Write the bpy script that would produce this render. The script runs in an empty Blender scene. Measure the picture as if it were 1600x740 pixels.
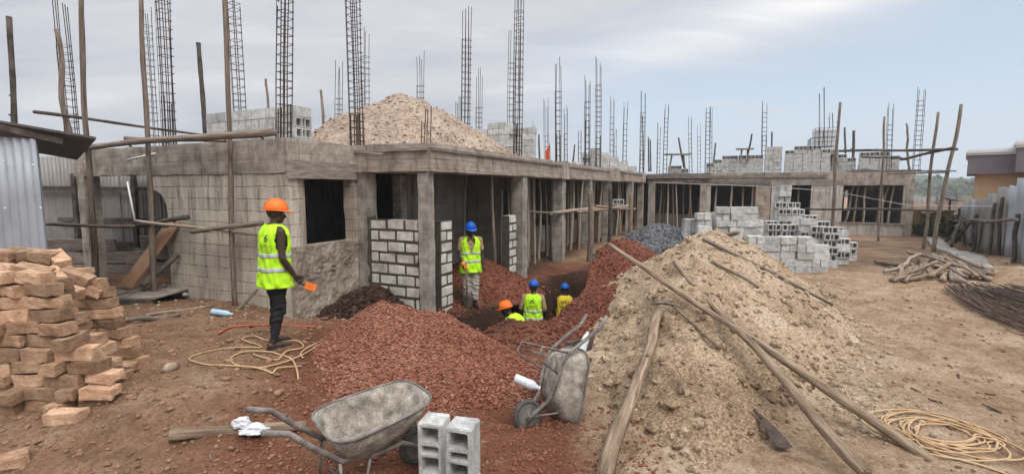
import bpy, bmesh, math, random
import numpy as np
from mathutils import Vector, Matrix, Euler
random.seed(7); RNG = np.random.default_rng(11)
scene = bpy.context.scene
COL = scene.collection
R = math.radians
# ------------------------------------------------------------------ camera model (pixels of the 1600 px wide photograph)
FOC = 750.0; PITCH = math.atan(77/750.0); CP, SP = math.cos(PITCH), math.sin(PITCH); EYE = 2.35
def at(px, py, Y):
    a = (px-800)/FOC; b = (370-py)/FOC
    d = (a, CP+b*SP, -SP+b*CP); k = Y/d[1]
    return Vector((d[0]*k, Y, EYE+d[2]*k))
# building axes: s to the right along the front wall, t away along the wing
TH = R(25); UX, UY = math.sin(TH), math.cos(TH); WX, WY = math.cos(TH), -math.sin(TH)
AX, AY = -3.74, 8.07
def bw(s, t, z=0.0): return Vector((AX+s*WX+t*UX, AY+s*WY+t*UY, z))
def wb(x, y):
    dx, dy = x-AX, y-AY
    return dx*WX+dy*WY, dx*UX+dy*UY
# ------------------------------------------------------------------ noise
def _h(ix, iy, seed):
    n = (ix.astype(np.int64)*374761393 + iy.astype(np.int64)*668265263 + seed*1442695041) & 0xffffffff
    n = ((n ^ (n >> 13))*1274126177) & 0xffffffff
    return ((n ^ (n >> 16)) & 0xffff)/65535.0
def vnoise(x, y, seed=0):
    x = np.asarray(x, float); y = np.asarray(y, float)
    ix = np.floor(x); iy = np.floor(y); fx = x-ix; fy = y-iy
    fx = fx*fx*(3-2*fx); fy = fy*fy*(3-2*fy)
    a = _h(ix, iy, seed); b = _h(ix+1, iy, seed); c = _h(ix, iy+1, seed); d = _h(ix+1, iy+1, seed)
    return (a*(1-fx)+b*fx)*(1-fy)+(c*(1-fx)+d*fx)*fy-0.5
def fbm(x, y, sc, oct=4, seed=0):
    r = 0; a = 1.0
    for o in range(oct):
        r = r + a*vnoise(np.asarray(x)*sc, np.asarray(y)*sc, seed+o*17); sc *= 2.03; a *= 0.5
    return r
def sst(a, b, x):
    t = np.clip((np.asarray(x, float)-a)/(b-a), 0, 1); return t*t*(3-2*t)
# ------------------------------------------------------------------ ground height
PIT = [(-0.5, 8.35), (0.72, 10.1), (1.85, 12.8)]
def segdist(x, y, pts):
    best = None; bt = None
    for i in range(len(pts)-1):
        ax, ay = pts[i][:2]; bx, by = pts[i+1][:2]
        dx, dy = bx-ax, by-ay
        t = np.clip(((x-ax)*dx+(y-ay)*dy)/(dx*dx+dy*dy), 0, 1)
        d = np.hypot(x-ax-t*dx, y-ay-t*dy)
        if best is None: best, bt = d, i+t
        else:
            m = d < best; best = np.where(m, d, best); bt = np.where(m, i+t, bt)
    return best, bt
def ground(x, y, fine=True):
    x = np.asarray(x, float); y = np.asarray(y, float)
    z = 0.36*sst(-1.4, -2.7, x)*(1-0.45*sst(7.2, 9.5, y))*sst(2.6, 4.6, y)
    z = z - 0.36*np.exp(-(((x+3.1)/1.0)**2+((y-8.1)/0.8)**2))
    z = z + 0.5*sst(10.5, 13.5, x)*sst(18, 12, y)*sst(5, 11, y)
    z = z + 0.16*np.exp(-(((x+0.2)/0.9)**2+((y-7.55)/0.3)**2))
    z = z - 0.22*sst(1.0, 2.2, wb(x, y)[0]-0.2)*sst(6, 9, y)*sst(17, 13, y)*sst(3.2, 1.8, wb(x, y)[0]-0.2)
    d, _ = segdist(x, y, PIT)
    dd = d + 0.22*fbm(x, y, 1.6, 3, 3)
    z = z - 1.45*sst(0.98, 0.6, dd)
    z = z - 2.6*sst(30, 70, y) + 0*x
    if fine:
        near = sst(40, 12, np.hypot(x, y-4))
        z = z + near*(0.10*fbm(x, y, 0.5, 2, 5) + 0.05*fbm(x, y, 1.7, 3, 9) + 0.028*fbm(x, y, 7, 3, 21))
        z = z + near*0.014*np.abs(fbm(x, y, 16, 2, 31))
        # low ledge of trodden earth in the left foreground
        z = z + 0.07*near*sst(0.0, 0.12, y-(4.35+0.35*(x+2.0)) + 0.2*fbm(x, y, 2.0, 2, 44))*sst(-1.2, -1.8, x)*sst(-4.2, -3.2, x)
    return z
def gz(x, y): return float(ground(np.array([x]), np.array([y]))[0])
def gp(px, py, dz=0.0):
    a = (px-800)/FOC; b = (370-py)/FOC
    d = (a, CP+b*SP, -SP+b*CP); z = 0.0
    for _ in range(14):
        k = (z-EYE)/d[2]; z = 0.5*z+0.5*gz(d[0]*k, d[1]*k)
    k = (z-EYE)/d[2]
    return Vector((d[0]*k, d[1]*k, z+dz))
# ------------------------------------------------------------------ mesh helpers
def link(o): COL.objects.link(o); return o
def np_mesh(name, V, F):
    me = bpy.data.meshes.new(name)
    V = np.asarray(V, np.float32)
    groups = [np.asarray(f, np.int32) for f in F if len(f)]
    me.vertices.add(len(V)); me.vertices.foreach_set('co', V.ravel())
    nl = sum(g.size for g in groups); nf = sum(len(g) for g in groups)
    me.loops.add(nl); me.loops.foreach_set('vertex_index', np.concatenate([g.ravel() for g in groups]))
    me.polygons.add(nf)
    st = []; tot = 0
    for g in groups:
        st.append(tot+np.arange(len(g))*g.shape[1]); tot += g.size
    me.polygons.foreach_set('loop_start', np.concatenate(st).astype(np.int32))
    me.update(calc_edges=True); me.validate()
    return me
class MB:
    def __init__(s): s.v = []; s.f = []
    def add(s, V, F):
        n = len(s.v); s.v += [tuple(p) for p in V]; s.f += [tuple(i+n for i in f) for f in F]; return s
    def box(s, x0, x1, y0, y1, z0, z1):
        return s.add([(x0,y0,z0),(x1,y0,z0),(x1,y1,z0),(x0,y1,z0),(x0,y0,z1),(x1,y0,z1),(x1,y1,z1),(x0,y1,z1)],
                     [(0,3,2,1),(4,5,6,7),(0,1,5,4),(1,2,6,5),(2,3,7,6),(3,0,4,7)])
    def obox(s, c, ax, ay, az):
        c = Vector(c); ax = Vector(ax); ay = Vector(ay); az = Vector(az)
        P = [c+i*ax+j*ay+k*az for k in (-1,1) for j in (-1,1) for i in (-1,1)]
        return s.add(P, [(0,2,3,1),(4,5,7,6),(0,1,5,4),(1,3,7,5),(3,2,6,7),(2,0,4,6)])
    def beam(s, p, q, w, h, up=(0,0,1)):
        p = Vector(p); q = Vector(q); d = (q-p); n = d.cross(Vector(up))
        if n.length < 1e-6: n = Vector((1,0,0))
        n.normalize(); u = n.cross(d).normalized()
        return s.obox((p+q)/2, d/2, n*w/2, u*h/2)
    def tube(s, pts, r, n=8, cap=True, closed=False):
        pts = [Vector(p) for p in pts]; m = len(pts)
        if not hasattr(r, '__len__'): r = [r]*m
        V = []; F = []
        t0 = (pts[1]-pts[0]).normalized()
        nrm = t0.cross(Vector((0,0,1)))
        if nrm.length < 1e-3: nrm = t0.cross(Vector((1,0,0)))
        nrm.normalize()
        for i in range(m):
            if closed: t = (pts[(i+1)%m]-pts[i-1])
            else: t = (pts[min(i+1,m-1)]-pts[max(i-1,0)])
            t.normalize()
            nrm = (nrm - t*nrm.dot(t)).normalized(); b = t.cross(nrm)
            for k in range(n):
                a = 2*math.pi*k/n
                V.append(pts[i]+(nrm*math.cos(a)+b*math.sin(a))*r[i])
        for i in range(m if closed else m-1):
            j = (i+1)%m
            for k in range(n):
                F.append((i*n+k, i*n+(k+1)%n, j*n+(k+1)%n, j*n+k))
        if cap and not closed:
            F.append(tuple(range(n-1,-1,-1))); F.append(tuple((m-1)*n+k for k in range(n)))
        return s.add(V, F)
    def capsule(s, pts, r, n=12):
        pts = [Vector(p) for p in pts]
        r = list(r) if hasattr(r,'__len__') else [r]*len(pts)
        d0 = (pts[0]-pts[1]).normalized(); d1 = (pts[-1]-pts[-2]).normalized()
        P = []; Q = []
        for a in (84, 60, 30): P.append(pts[0]+d0*r[0]*math.sin(R(a))); Q.append(r[0]*math.cos(R(a)))
        P += pts; Q += r
        for a in (30, 60, 84): P.append(pts[-1]+d1*r[-1]*math.sin(R(a))); Q.append(r[-1]*math.cos(R(a)))
        return s.tube(P, Q, n)
    def ell(s, c, r, seg=16, rings=10, M=None):
        V = [Vector((0,0,-1))]; F = []
        for i in range(1, rings):
            a = -math.pi/2+math.pi*i/rings
            for k in range(seg):
                b = 2*math.pi*k/seg; V.append(Vector((math.cos(a)*math.cos(b), math.cos(a)*math.sin(b), math.sin(a))))
        V.append(Vector((0,0,1))); top = len(V)-1
        for k in range(seg):
            F.append((0, 1+(k+1)%seg, 1+k)); F.append((top, top-seg+k, top-seg+(k+1)%seg))
        for i in range(rings-2):
            for k in range(seg):
                a = 1+i*seg+k; b = 1+i*seg+(k+1)%seg; F.append((a, b, b+seg, a+seg))
        c = Vector(c); V = [Vector((p.x*r[0], p.y*r[1], p.z*r[2])) for p in V]
        if M is not None: V = [M@p for p in V]
        return s.add([c+p for p in V], F)
    def mesh(s, name):
        me = bpy.data.meshes.new(name); me.from_pydata(s.v, [], s.f); me.update(); return me
    def build(s, name, mat, parent=None, smooth=False, world=True, base=True):
        """one mesh object; a child is given in world coordinates when its parent is an unrotated Empty"""
        off = Vector((0,0,0))
        if parent is not None:
            if world: off = parent_origin(parent)
        elif base and s.v:
            xs = [p[0] for p in s.v]; ys = [p[1] for p in s.v]; zs = [p[2] for p in s.v]
            off = Vector(((min(xs)+max(xs))/2, (min(ys)+max(ys))/2, min(zs)))
        s.v = [(p[0]-off.x, p[1]-off.y, p[2]-off.z) for p in s.v]
        me = s.mesh(name); me.materials.append(mat)
        if smooth: me.polygons.foreach_set('use_smooth', [True]*len(me.polygons))
        o = link(bpy.data.objects.new(name, me))
        if parent is not None: o.parent = parent
        else: o.location = off
        return o
def parent_origin(p):
    o = Vector((0,0,0))
    while p is not None: o += p.location; p = p.parent
    return o
def tag(o, label=None, cat=None, group=None, kind=None):
    if label: o['label'] = label
    if cat: o['category'] = cat
    if group: o['group'] = group
    if kind: o['kind'] = kind
    return o
def thing(name, label, cat, loc=(0,0,0), group=None, rot=None):
    o = link(bpy.data.objects.new(name, None)); o.location = loc; o.empty_display_size = 0.1
    if rot is not None: o.rotation_euler = rot
    return tag(o, label, cat, group)
def copy_tree(o, parent=None):
    c = o.copy(); COL.objects.link(c); c.parent = parent
    for ch in [q for q in list(COL.objects) if q.parent == o]: copy_tree(ch, c)
    return c
def bevel_mesh(me, w, seg=1):
    bm = bmesh.new(); bm.from_mesh(me)
    bmesh.ops.bevel(bm, geom=list(bm.edges), offset=w, segments=seg, affect='EDGES', clamp_overlap=True)
    bm.to_mesh(me); bm.free(); me.update()
# ------------------------------------------------------------------ materials
def nt_new(name):
    m = bpy.data.materials.new(name); m.use_nodes = True
    nt = m.node_tree; nt.nodes.clear()
    out = nt.nodes.new('ShaderNodeOutputMaterial'); b = nt.nodes.new('ShaderNodeBsdfPrincipled')
    nt.links.new(b.outputs[0], out.inputs[0]); b.inputs['Specular IOR Level'].default_value = 0.25
    return m, nt, b
def N(nt, t, **kw):
    n = nt.nodes.new(t)
    for k, v in kw.items():
        if k.startswith('i_'): n.inputs[k[2:].replace('_', ' ')].default_value = v
        else: setattr(n, k, v)
    return n
def L(nt, a, b): nt.links.new(a, b)
def mth(nt, op, a, b=None, clamp=False):
    n = nt.nodes.new('ShaderNodeMath'); n.operation = op; n.use_clamp = clamp
    for i, v in enumerate((a, b)):
        if v is None: continue
        if isinstance(v, (int, float)): n.inputs[i].default_value = v
        else: L(nt, v, n.inputs[i])
    return n.outputs[0]
def mixc(nt, fac, a, b, mode='MIX'):
    n = nt.nodes.new('ShaderNodeMix'); n.data_type = 'RGBA'; n.blend_type = mode
    for sock, v in ((n.inputs[0], fac), (n.inputs[6], a), (n.inputs[7], b)):
        if isinstance(v, (int, float)): sock.default_value = v
        elif isinstance(v, tuple): sock.default_value = (*v, 1) if len(v) == 3 else v
        else: L(nt, v, sock)
    return n.outputs[2]
def ramp(nt, fac, stops):
    n = nt.nodes.new('ShaderNodeValToRGB'); cr = n.color_ramp
    while len(cr.elements) < len(stops): cr.elements.new(0.5)
    for e, (p, c) in zip(cr.elements, stops):
        e.position = p; e.color = (*c, 1) if len(c) == 3 else c
    L(nt, fac, n.inputs[0]); return n.outputs[0]
def noise(nt, vec, scale, detail=5, rough=0.6, dist=0.0):
    n = N(nt, 'ShaderNodeTexNoise'); n.inputs['Scale'].default_value = scale; n.inputs['Detail'].default_value = detail
    n.inputs['Roughness'].default_value = rough; n.inputs['Distortion'].default_value = dist
    if vec is not None: L(nt, vec, n.inputs['Vector'])
    return n.outputs['Fac']
def coords(nt, scale=(1,1,1), kind='Object'):
    tc = N(nt, 'ShaderNodeTexCoord'); mp = N(nt, 'ShaderNodeMapping'); mp.inputs['Scale'].default_value = scale
    L(nt, tc.outputs[kind], mp.inputs[0])
    return mp.outputs[0]
def wpos(nt, scale=(1,1,1)):
    g = N(nt, 'ShaderNodeNewGeometry'); mp = N(nt, 'ShaderNodeMapping'); mp.inputs['Scale'].default_value = scale
    L(nt, g.outputs['Position'], mp.inputs[0]); return mp.outputs[0]
def bump(nt, b, h, strength=0.4, dist=0.02):
    n = N(nt, 'ShaderNodeBump'); n.inputs['Strength'].default_value = strength; n.inputs['Distance'].default_value = dist
    L(nt, h, n.inputs['Height']); L(nt, n.outputs[0], b.inputs['Normal'])
def mat_noise(name, cols, scale=8, rough=0.85, bmp=0.3, bscale=40, bdist=0.01, stretch=(1,1,1), rnd=0.0, fine=0.25, metal=0.0, world=False, detail=6):
    """mottled surface: a colour ramp over noise, finer speckle, bump and a brightness of each object's own"""
    m, nt, b = nt_new(name)
    v = wpos(nt, stretch) if world else coords(nt, stretch)
    if not world:
        oi = N(nt, 'ShaderNodeObjectInfo')
        va = N(nt, 'ShaderNodeVectorMath', operation='ADD'); L(nt, v, va.inputs[0])
        sc = N(nt, 'ShaderNodeMath', operation='MULTIPLY'); L(nt, oi.outputs['Random'], sc.inputs[0]); sc.inputs[1].default_value = 37.0
        L(nt, sc.outputs[0], va.inputs[1]); v = va.outputs[0]
    n1 = noise(nt, v, scale, detail, 0.62)
    k = len(cols)
    c = ramp(nt, n1, [(0.32+0.36*i/(k-1), cc) for i, cc in enumerate(cols)])
    n2 = noise(nt, v, scale*9, 4, 0.7)
    f = mth(nt, 'ADD', mth(nt, 'MULTIPLY', mth(nt, 'SUBTRACT', n2, 0.5), fine*2.2), 1.0)
    if rnd and not world:
        f = mth(nt, 'MULTIPLY', f, mth(nt, 'ADD', mth(nt, 'MULTIPLY', oi.outputs['Random'], rnd*2), 1-rnd))
    comb = N(nt, 'ShaderNodeCombineColor')
    for i in range(3): L(nt, f, comb.inputs[i])
    c = mixc(nt, 1.0, c, comb.outputs[0], 'MULTIPLY')
    L(nt, c, b.inputs['Base Color']); b.inputs['Roughness'].default_value = rough; b.inputs['Metallic'].default_value = metal
    if bmp:
        nb = noise(nt, v, bscale, 6, 0.7); bump(nt, b, nb, bmp, bdist)
    return m
M = {}
M['conc'] = mat_noise('weathered_concrete', [(0.13,0.108,0.088),(0.27,0.232,0.192),(0.42,0.375,0.32)], 4.5, 0.9, 0.7, 34, 0.022, fine=0.42, detail=11)
M['conc_light'] = mat_noise('pale_concrete', [(0.22,0.19,0.155),(0.40,0.36,0.31),(0.52,0.48,0.43)], 5.0, 0.9, 0.7, 34, 0.02, stretch=(1,1,0.4), fine=0.42, detail=11)
M['slab'] = mat_noise('slab_concrete', [(0.15,0.14,0.125),(0.3,0.28,0.25)], 2.0, 0.9, 0.3, 30, 0.01)
M['mortar'] = mat_noise('dark_mortar', [(0.05,0.042,0.033),(0.115,0.096,0.076)], 9, 0.95, 0.6, 50, 0.012)
M['block'] = mat_noise('hollow_block_concrete', [(0.30,0.297,0.28),(0.475,0.47,0.45),(0.60,0.597,0.575)], 8, 0.95, 0.9, 80, 0.009, rnd=0.2, fine=0.65, detail=9)
M['wallblock'] = mat_noise('laid_block_concrete', [(0.33,0.30,0.255),(0.52,0.485,0.43),(0.68,0.645,0.585)], 4, 0.95, 0.5, 70, 0.006, fine=0.4)
M['brick'] = mat_noise('clay_brick', [(0.25,0.14,0.08),(0.41,0.255,0.158),(0.56,0.385,0.26)], 6, 0.95, 0.9, 45, 0.014, rnd=0.4, fine=0.5, detail=9)
M['wood'] = mat_noise('grey_pole_bark', [(0.095,0.07,0.052),(0.2,0.155,0.12),(0.32,0.265,0.21)], 6, 0.9, 0.6, 22, 0.015, stretch=(7,7,0.45), rnd=0.2, fine=0.4)
M['wood_pale'] = mat_noise('peeled_pole_wood', [(0.2,0.155,0.115),(0.35,0.285,0.22),(0.46,0.39,0.31)], 6, 0.85, 0.5, 22, 0.012, stretch=(7,7,0.45), rnd=0.2, fine=0.35)
M['wood_tan'] = mat_noise('tan_log_bark', [(0.11,0.075,0.05),(0.24,0.17,0.115),(0.40,0.31,0.22)], 5, 0.9, 0.7, 20, 0.02, stretch=(6,6,0.5), rnd=0.15, fine=0.45)
M['wood_dark'] = mat_noise('dark_weathered_wood', [(0.035,0.03,0.026),(0.085,0.07,0.058),(0.14,0.115,0.095)], 5, 0.9, 0.5, 22, 0.012, rnd=0.2, fine=0.35)
M['plank'] = mat_noise('grey_plank', [(0.13,0.105,0.085),(0.22,0.185,0.155),(0.31,0.27,0.23)], 4, 0.88, 0.4, 20, 0.008, stretch=(1,1,5), rnd=0.2, fine=0.35)
M['ply'] = mat_noise('brown_board', [(0.20,0.105,0.058),(0.30,0.17,0.10),(0.36,0.22,0.14)], 2.5, 0.7, 0.15, 20, 0.004, fine=0.15)
M['steel'] = mat_noise('rusty_rebar', [(0.035,0.027,0.024),(0.07,0.05,0.042),(0.11,0.07,0.05)], 9, 0.8, 0.2, 60, 0.002)
M['rod'] = mat_noise('brown_rusted_rod', [(0.045,0.032,0.026),(0.095,0.065,0.05),(0.14,0.09,0.06)], 9, 0.8, 0.2, 60, 0.002, rnd=0.3)
M['barrow'] = mat_noise('cement_crusted_steel', [(0.11,0.092,0.074),(0.28,0.245,0.20),(0.46,0.415,0.35)], 9, 0.85, 0.9, 70, 0.01, fine=0.8, detail=10)
M['barrow_tube'] = mat_noise('grubby_steel_tube', [(0.075,0.066,0.06),(0.16,0.14,0.125),(0.27,0.24,0.21)], 9, 0.65, 0.5, 60, 0.004, fine=0.4)
M['tyre'] = mat_noise('dusty_tyre', [(0.055,0.05,0.047),(0.12,0.108,0.097)], 9, 0.9, 0.4, 60, 0.003)
M['rim'] = mat_noise('dusty_rim', [(0.10,0.09,0.082),(0.2,0.18,0.16)], 9, 0.7, 0.4, 60, 0.003)
M['hose'] = mat_noise('dusty_yellow_hose', [(0.40,0.255,0.135),(0.52,0.36,0.205)], 4, 0.6, 0.0, fine=0.15)
M['redhose'] = mat_noise('red_pipe', [(0.36,0.085,0.045),(0.48,0.13,0.07)], 4, 0.6, 0.0)
M['plastic_blue'] = mat_noise('pale_blue_plastic', [(0.30,0.48,0.62),(0.48,0.64,0.74)], 20, 0.25, 0.3, 60, 0.004)
M['plastic_white'] = mat_noise('milky_plastic', [(0.5,0.52,0.54),(0.72,0.73,0.75)], 14, 0.35, 0.6, 30, 0.01)
M['pvc'] = mat_noise('white_pipe', [(0.62,0.62,0.6),(0.78,0.78,0.77)], 6, 0.5, 0.0)
M['orange'] = mat_noise('orange_helmet', [(0.78,0.15,0.02),(0.86,0.19,0.028)], 4, 0.4, 0.0, fine=0.05)
M['blue'] = mat_noise('blue_helmet', [(0.01,0.09,0.42),(0.02,0.13,0.56)], 4, 0.35, 0.0, fine=0.05)
M['vest'] = mat_noise('fluorescent_vest', [(0.42,0.78,0.015),(0.52,0.88,0.03)], 5, 0.75, 0.35, 14, 0.02, fine=0.06)
M['jersey'] = mat_noise('yellow_jersey', [(0.70,0.50,0.03),(0.82,0.62,0.05)], 5, 0.8, 0.3, 14, 0.02, fine=0.06)
M['stripe'] = mat_noise('grey_reflective_tape', [(0.36,0.38,0.38),(0.48,0.5,0.5)], 9, 0.45, 0.0, fine=0.08)
M['skin'] = mat_noise('dark_skin', [(0.040,0.024,0.016),(0.075,0.046,0.032)], 6, 0.42, 0.05, 80, 0.002, fine=0.1)
M['eye'] = mat_noise('eye_white', [(0.5,0.47,0.43),(0.6,0.57,0.53)], 6, 0.3, 0.0)
M['ink'] = mat_noise('dark_print', [(0.015,0.02,0.016),(0.03,0.035,0.03)], 6, 0.7, 0.0)
M['black'] = mat_noise('black_trousers', [(0.012,0.012,0.014),(0.026,0.025,0.028)], 8, 0.85, 0.3, 30, 0.01)
M['trouser'] = mat_noise('pale_work_trousers', [(0.30,0.27,0.22),(0.43,0.40,0.34)], 7, 0.9, 0.5, 18, 0.02)
M['shirt'] = mat_noise('tan_shirt', [(0.28,0.19,0.10),(0.38,0.27,0.15)], 7, 0.9, 0.4, 20, 0.015)
M['boot'] = mat_noise('black_boot', [(0.012,0.011,0.011),(0.03,0.027,0.025)], 8, 0.6, 0.2, 40, 0.004)
M['glove'] = mat_noise('orange_glove', [(0.75,0.17,0.03),(0.85,0.25,0.05)], 8, 0.7, 0.2, 40, 0.004)
M['flag'] = mat_noise('orange_red_flag', [(0.62,0.10,0.03),(0.75,0.15,0.05)], 6, 0.85, 0.2, 20, 0.02)
M['peach'] = mat_noise('peach_render', [(0.52,0.34,0.2),(0.58,0.40,0.25)], 2, 0.9, 0.05, 30, 0.004, fine=0.08)
M['purple'] = mat_noise('mauve_parapet', [(0.17,0.145,0.16),(0.21,0.18,0.195)], 2, 0.85, 0.05, 30, 0.004, fine=0.08)
M['white'] = mat_noise('white_cornice', [(0.62,0.62,0.62),(0.74,0.74,0.74)], 2, 0.8, 0.05, 30, 0.004, fine=0.06)
M['glass'] = mat_noise('dark_window_glass', [(0.02,0.024,0.03),(0.05,0.055,0.06)], 2, 0.12, 0.0)
M['dish'] = mat_noise('dull_dish', [(0.16,0.16,0.155),(0.25,0.25,0.24)], 4, 0.6, 0.0)
M['leaf'] = mat_noise('dusty_leaves', [(0.035,0.05,0.018),(0.075,0.10,0.035),(0.12,0.14,0.06)], 3, 0.8, 0.0, fine=0.3)
M['hill'] = mat_noise('wooded_hill', [(0.045,0.06,0.035),(0.09,0.11,0.06)], 0.08, 0.95, 0.0, world=True)
M['ochre'] = mat_noise('ochre_wall', [(0.36,0.25,0.12),(0.45,0.33,0.18)], 1.5, 0.9, 0.1, 20, 0.01)
M['roofred'] = mat_noise('rusted_roof', [(0.16,0.10,0.07),(0.25,0.17,0.12)], 2, 0.8, 0.1, 20, 0.01)
def mat_gravel(name, cols, vscale, rough=0.95, bstr=0.9, bdist=0.03, big=0.6):
    """loose material: grains of their own shade over large soft patches"""
    m, nt, b = nt_new(name); v = wpos(nt)
    vo = N(nt, 'ShaderNodeTexVoronoi'); vo.inputs['Scale'].default_value = vscale; L(nt, v, vo.inputs['Vector'])
    sep = N(nt, 'ShaderNodeSeparateColor'); L(nt, vo.outputs['Color'], sep.inputs[0])
    nb = noise(nt, v, big, 6, 0.65); nf = noise(nt, v, vscale*1.7, 5, 0.7)
    f = mth(nt, 'ADD', mth(nt, 'MULTIPLY', sep.outputs[0], 0.28), mth(nt, 'ADD', mth(nt, 'MULTIPLY', nb, 0.52), mth(nt, 'MULTIPLY', nf, 0.20)))
    tn = N(nt, 'ShaderNodeAttribute'); tn.attribute_name = 'tone'
    f = mth(nt, 'ADD', f, mth(nt, 'MULTIPLY', tn.outputs['Fac'], 0.30))
    k = len(cols)
    c = ramp(nt, f, [(0.30+0.42*i/(k-1), cc) for i, cc in enumerate(cols)])
    L(nt, c, b.inputs['Base Color']); b.inputs['Roughness'].default_value = rough
    h = mth(nt, 'ADD', mth(nt, 'MULTIPLY', vo.outputs['Distance'], -1.0), mth(nt, 'MULTIPLY', nf, 0.9))
    bump(nt, b, h, bstr, bdist)
    return m
M['redgravel'] = mat_gravel('red_laterite_gravel', [(0.15,0.048,0.027),(0.29,0.103,0.061),(0.40,0.168,0.104),(0.60,0.34,0.24)], 85, bdist=0.025)
M['redsoil'] = mat_gravel('red_earth', [(0.085,0.026,0.015),(0.165,0.052,0.03),(0.25,0.09,0.055),(0.36,0.16,0.10)], 34, bdist=0.04)
M['darksoil'] = mat_gravel('dark_moist_earth', [(0.03,0.017,0.012),(0.065,0.036,0.024),(0.12,0.07,0.045)], 26, bdist=0.04)
M['sand'] = mat_gravel('coarse_sand', [(0.17,0.112,0.066),(0.30,0.21,0.132),(0.405,0.305,0.207),(0.54,0.445,0.335)], 46, bstr=0.6, bdist=0.02, big=0.9)
M['roofsand'] = mat_gravel('pale_brown_sand', [(0.17,0.115,0.08),(0.29,0.21,0.155),(0.40,0.31,0.24),(0.52,0.42,0.335)], 22, bstr=0.6, bdist=0.035, big=0.8)
M['greygravel'] = mat_gravel('grey_crushed_stone', [(0.07,0.07,0.073),(0.15,0.15,0.155),(0.28,0.28,0.285)], 30, bdist=0.04)
M['stone'] = mat_noise('pale_site_stone', [(0.20,0.145,0.098),(0.32,0.245,0.175),(0.44,0.37,0.29)], 9, 0.95, 0.5, 40, 0.01, world=True)
M['clod'] = mat_noise('earth_clod', [(0.13,0.065,0.036),(0.24,0.135,0.08),(0.34,0.21,0.135)], 9, 0.95, 0.5, 40, 0.01, world=True)
def mat_ground():
    m, nt, b = nt_new('site_earth'); v = wpos(nt)
    at_ = N(nt, 'ShaderNodeVertexColor'); at_.layer_name = 'soil'
    sep = N(nt, 'ShaderNodeSeparateColor'); L(nt, at_.outputs[0], sep.inputs[0])
    n1 = noise(nt, v, 0.9, 8, 0.62, 0.4); n2 = noise(nt, v, 6, 6, 0.7); n3 = noise(nt, v, 48, 4, 0.75)
    vo = N(nt, 'ShaderNodeTexVoronoi'); vo.inputs['Scale'].default_value = 34; L(nt, v, vo.inputs['Vector'])
    sv = N(nt, 'ShaderNodeSeparateColor'); L(nt, vo.outputs['Color'], sv.inputs[0])
    f = mth(nt, 'ADD', mth(nt, 'MULTIPLY', n1, 0.55), mth(nt, 'ADD', mth(nt, 'MULTIPLY', n2, 0.3), mth(nt, 'MULTIPLY', n3, 0.15)))
    brown = ramp(nt, f, [(0.34,(0.155,0.084,0.046)),(0.45,(0.27,0.158,0.092)),(0.55,(0.37,0.24,0.148)),(0.66,(0.50,0.36,0.24))])
    red = ramp(nt, f, [(0.36,(0.10,0.036,0.02)),(0.5,(0.19,0.075,0.042)),(0.66,(0.30,0.14,0.085))])
    tan = ramp(nt, f, [(0.34,(0.25,0.16,0.095)),(0.47,(0.42,0.295,0.19)),(0.60,(0.56,0.425,0.30))])
    dark = ramp(nt, f, [(0.36,(0.028,0.017,0.012)),(0.52,(0.07,0.04,0.027)),(0.66,(0.13,0.078,0.052))])
    pt = noise(nt, wpos(nt, (0.8,1.6,1)), 1.7, 9, 0.72)
    pale = ramp(nt, pt, [(0.56,(0,0,0)),(0.68,(0.6,0.6,0.6))]); dk = ramp(nt, pt, [(0.33,(0.55,0.55,0.55)),(0.44,(0,0,0))])
    def wob(ch, w=0.9): return mth(nt, 'MULTIPLY', mth(nt, 'ADD', ch, mth(nt, 'MULTIPLY', mth(nt, 'SUBTRACT', n2, 0.5), mth(nt, 'MULTIPLY', ch, w*2))), 1.0, True)
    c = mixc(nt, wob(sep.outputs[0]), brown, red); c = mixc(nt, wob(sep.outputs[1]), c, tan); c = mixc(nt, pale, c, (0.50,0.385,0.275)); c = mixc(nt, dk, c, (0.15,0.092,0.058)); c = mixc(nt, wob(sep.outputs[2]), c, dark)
    g = mth(nt, 'ADD', mth(nt, 'MULTIPLY', sv.outputs[1], 0.35), 0.83)
    comb = N(nt, 'ShaderNodeCombineColor')
    for i in range(3): L(nt, g, comb.inputs[i])
    c = mixc(nt, 1.0, c, comb.outputs[0], 'MULTIPLY')
    L(nt, c, b.inputs['Base Color']); b.inputs['Roughness'].default_value = 0.97; b.inputs['Specular IOR Level'].default_value = 0.12
    h = mth(nt, 'ADD', mth(nt, 'MULTIPLY', n2, 1.2), mth(nt, 'ADD', n3, mth(nt, 'MULTIPLY', vo.outputs['Distance'], -0.5)))
    bump(nt, b, h, 0.9, 0.045)
    return m
M['ground'] = mat_ground()
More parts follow.
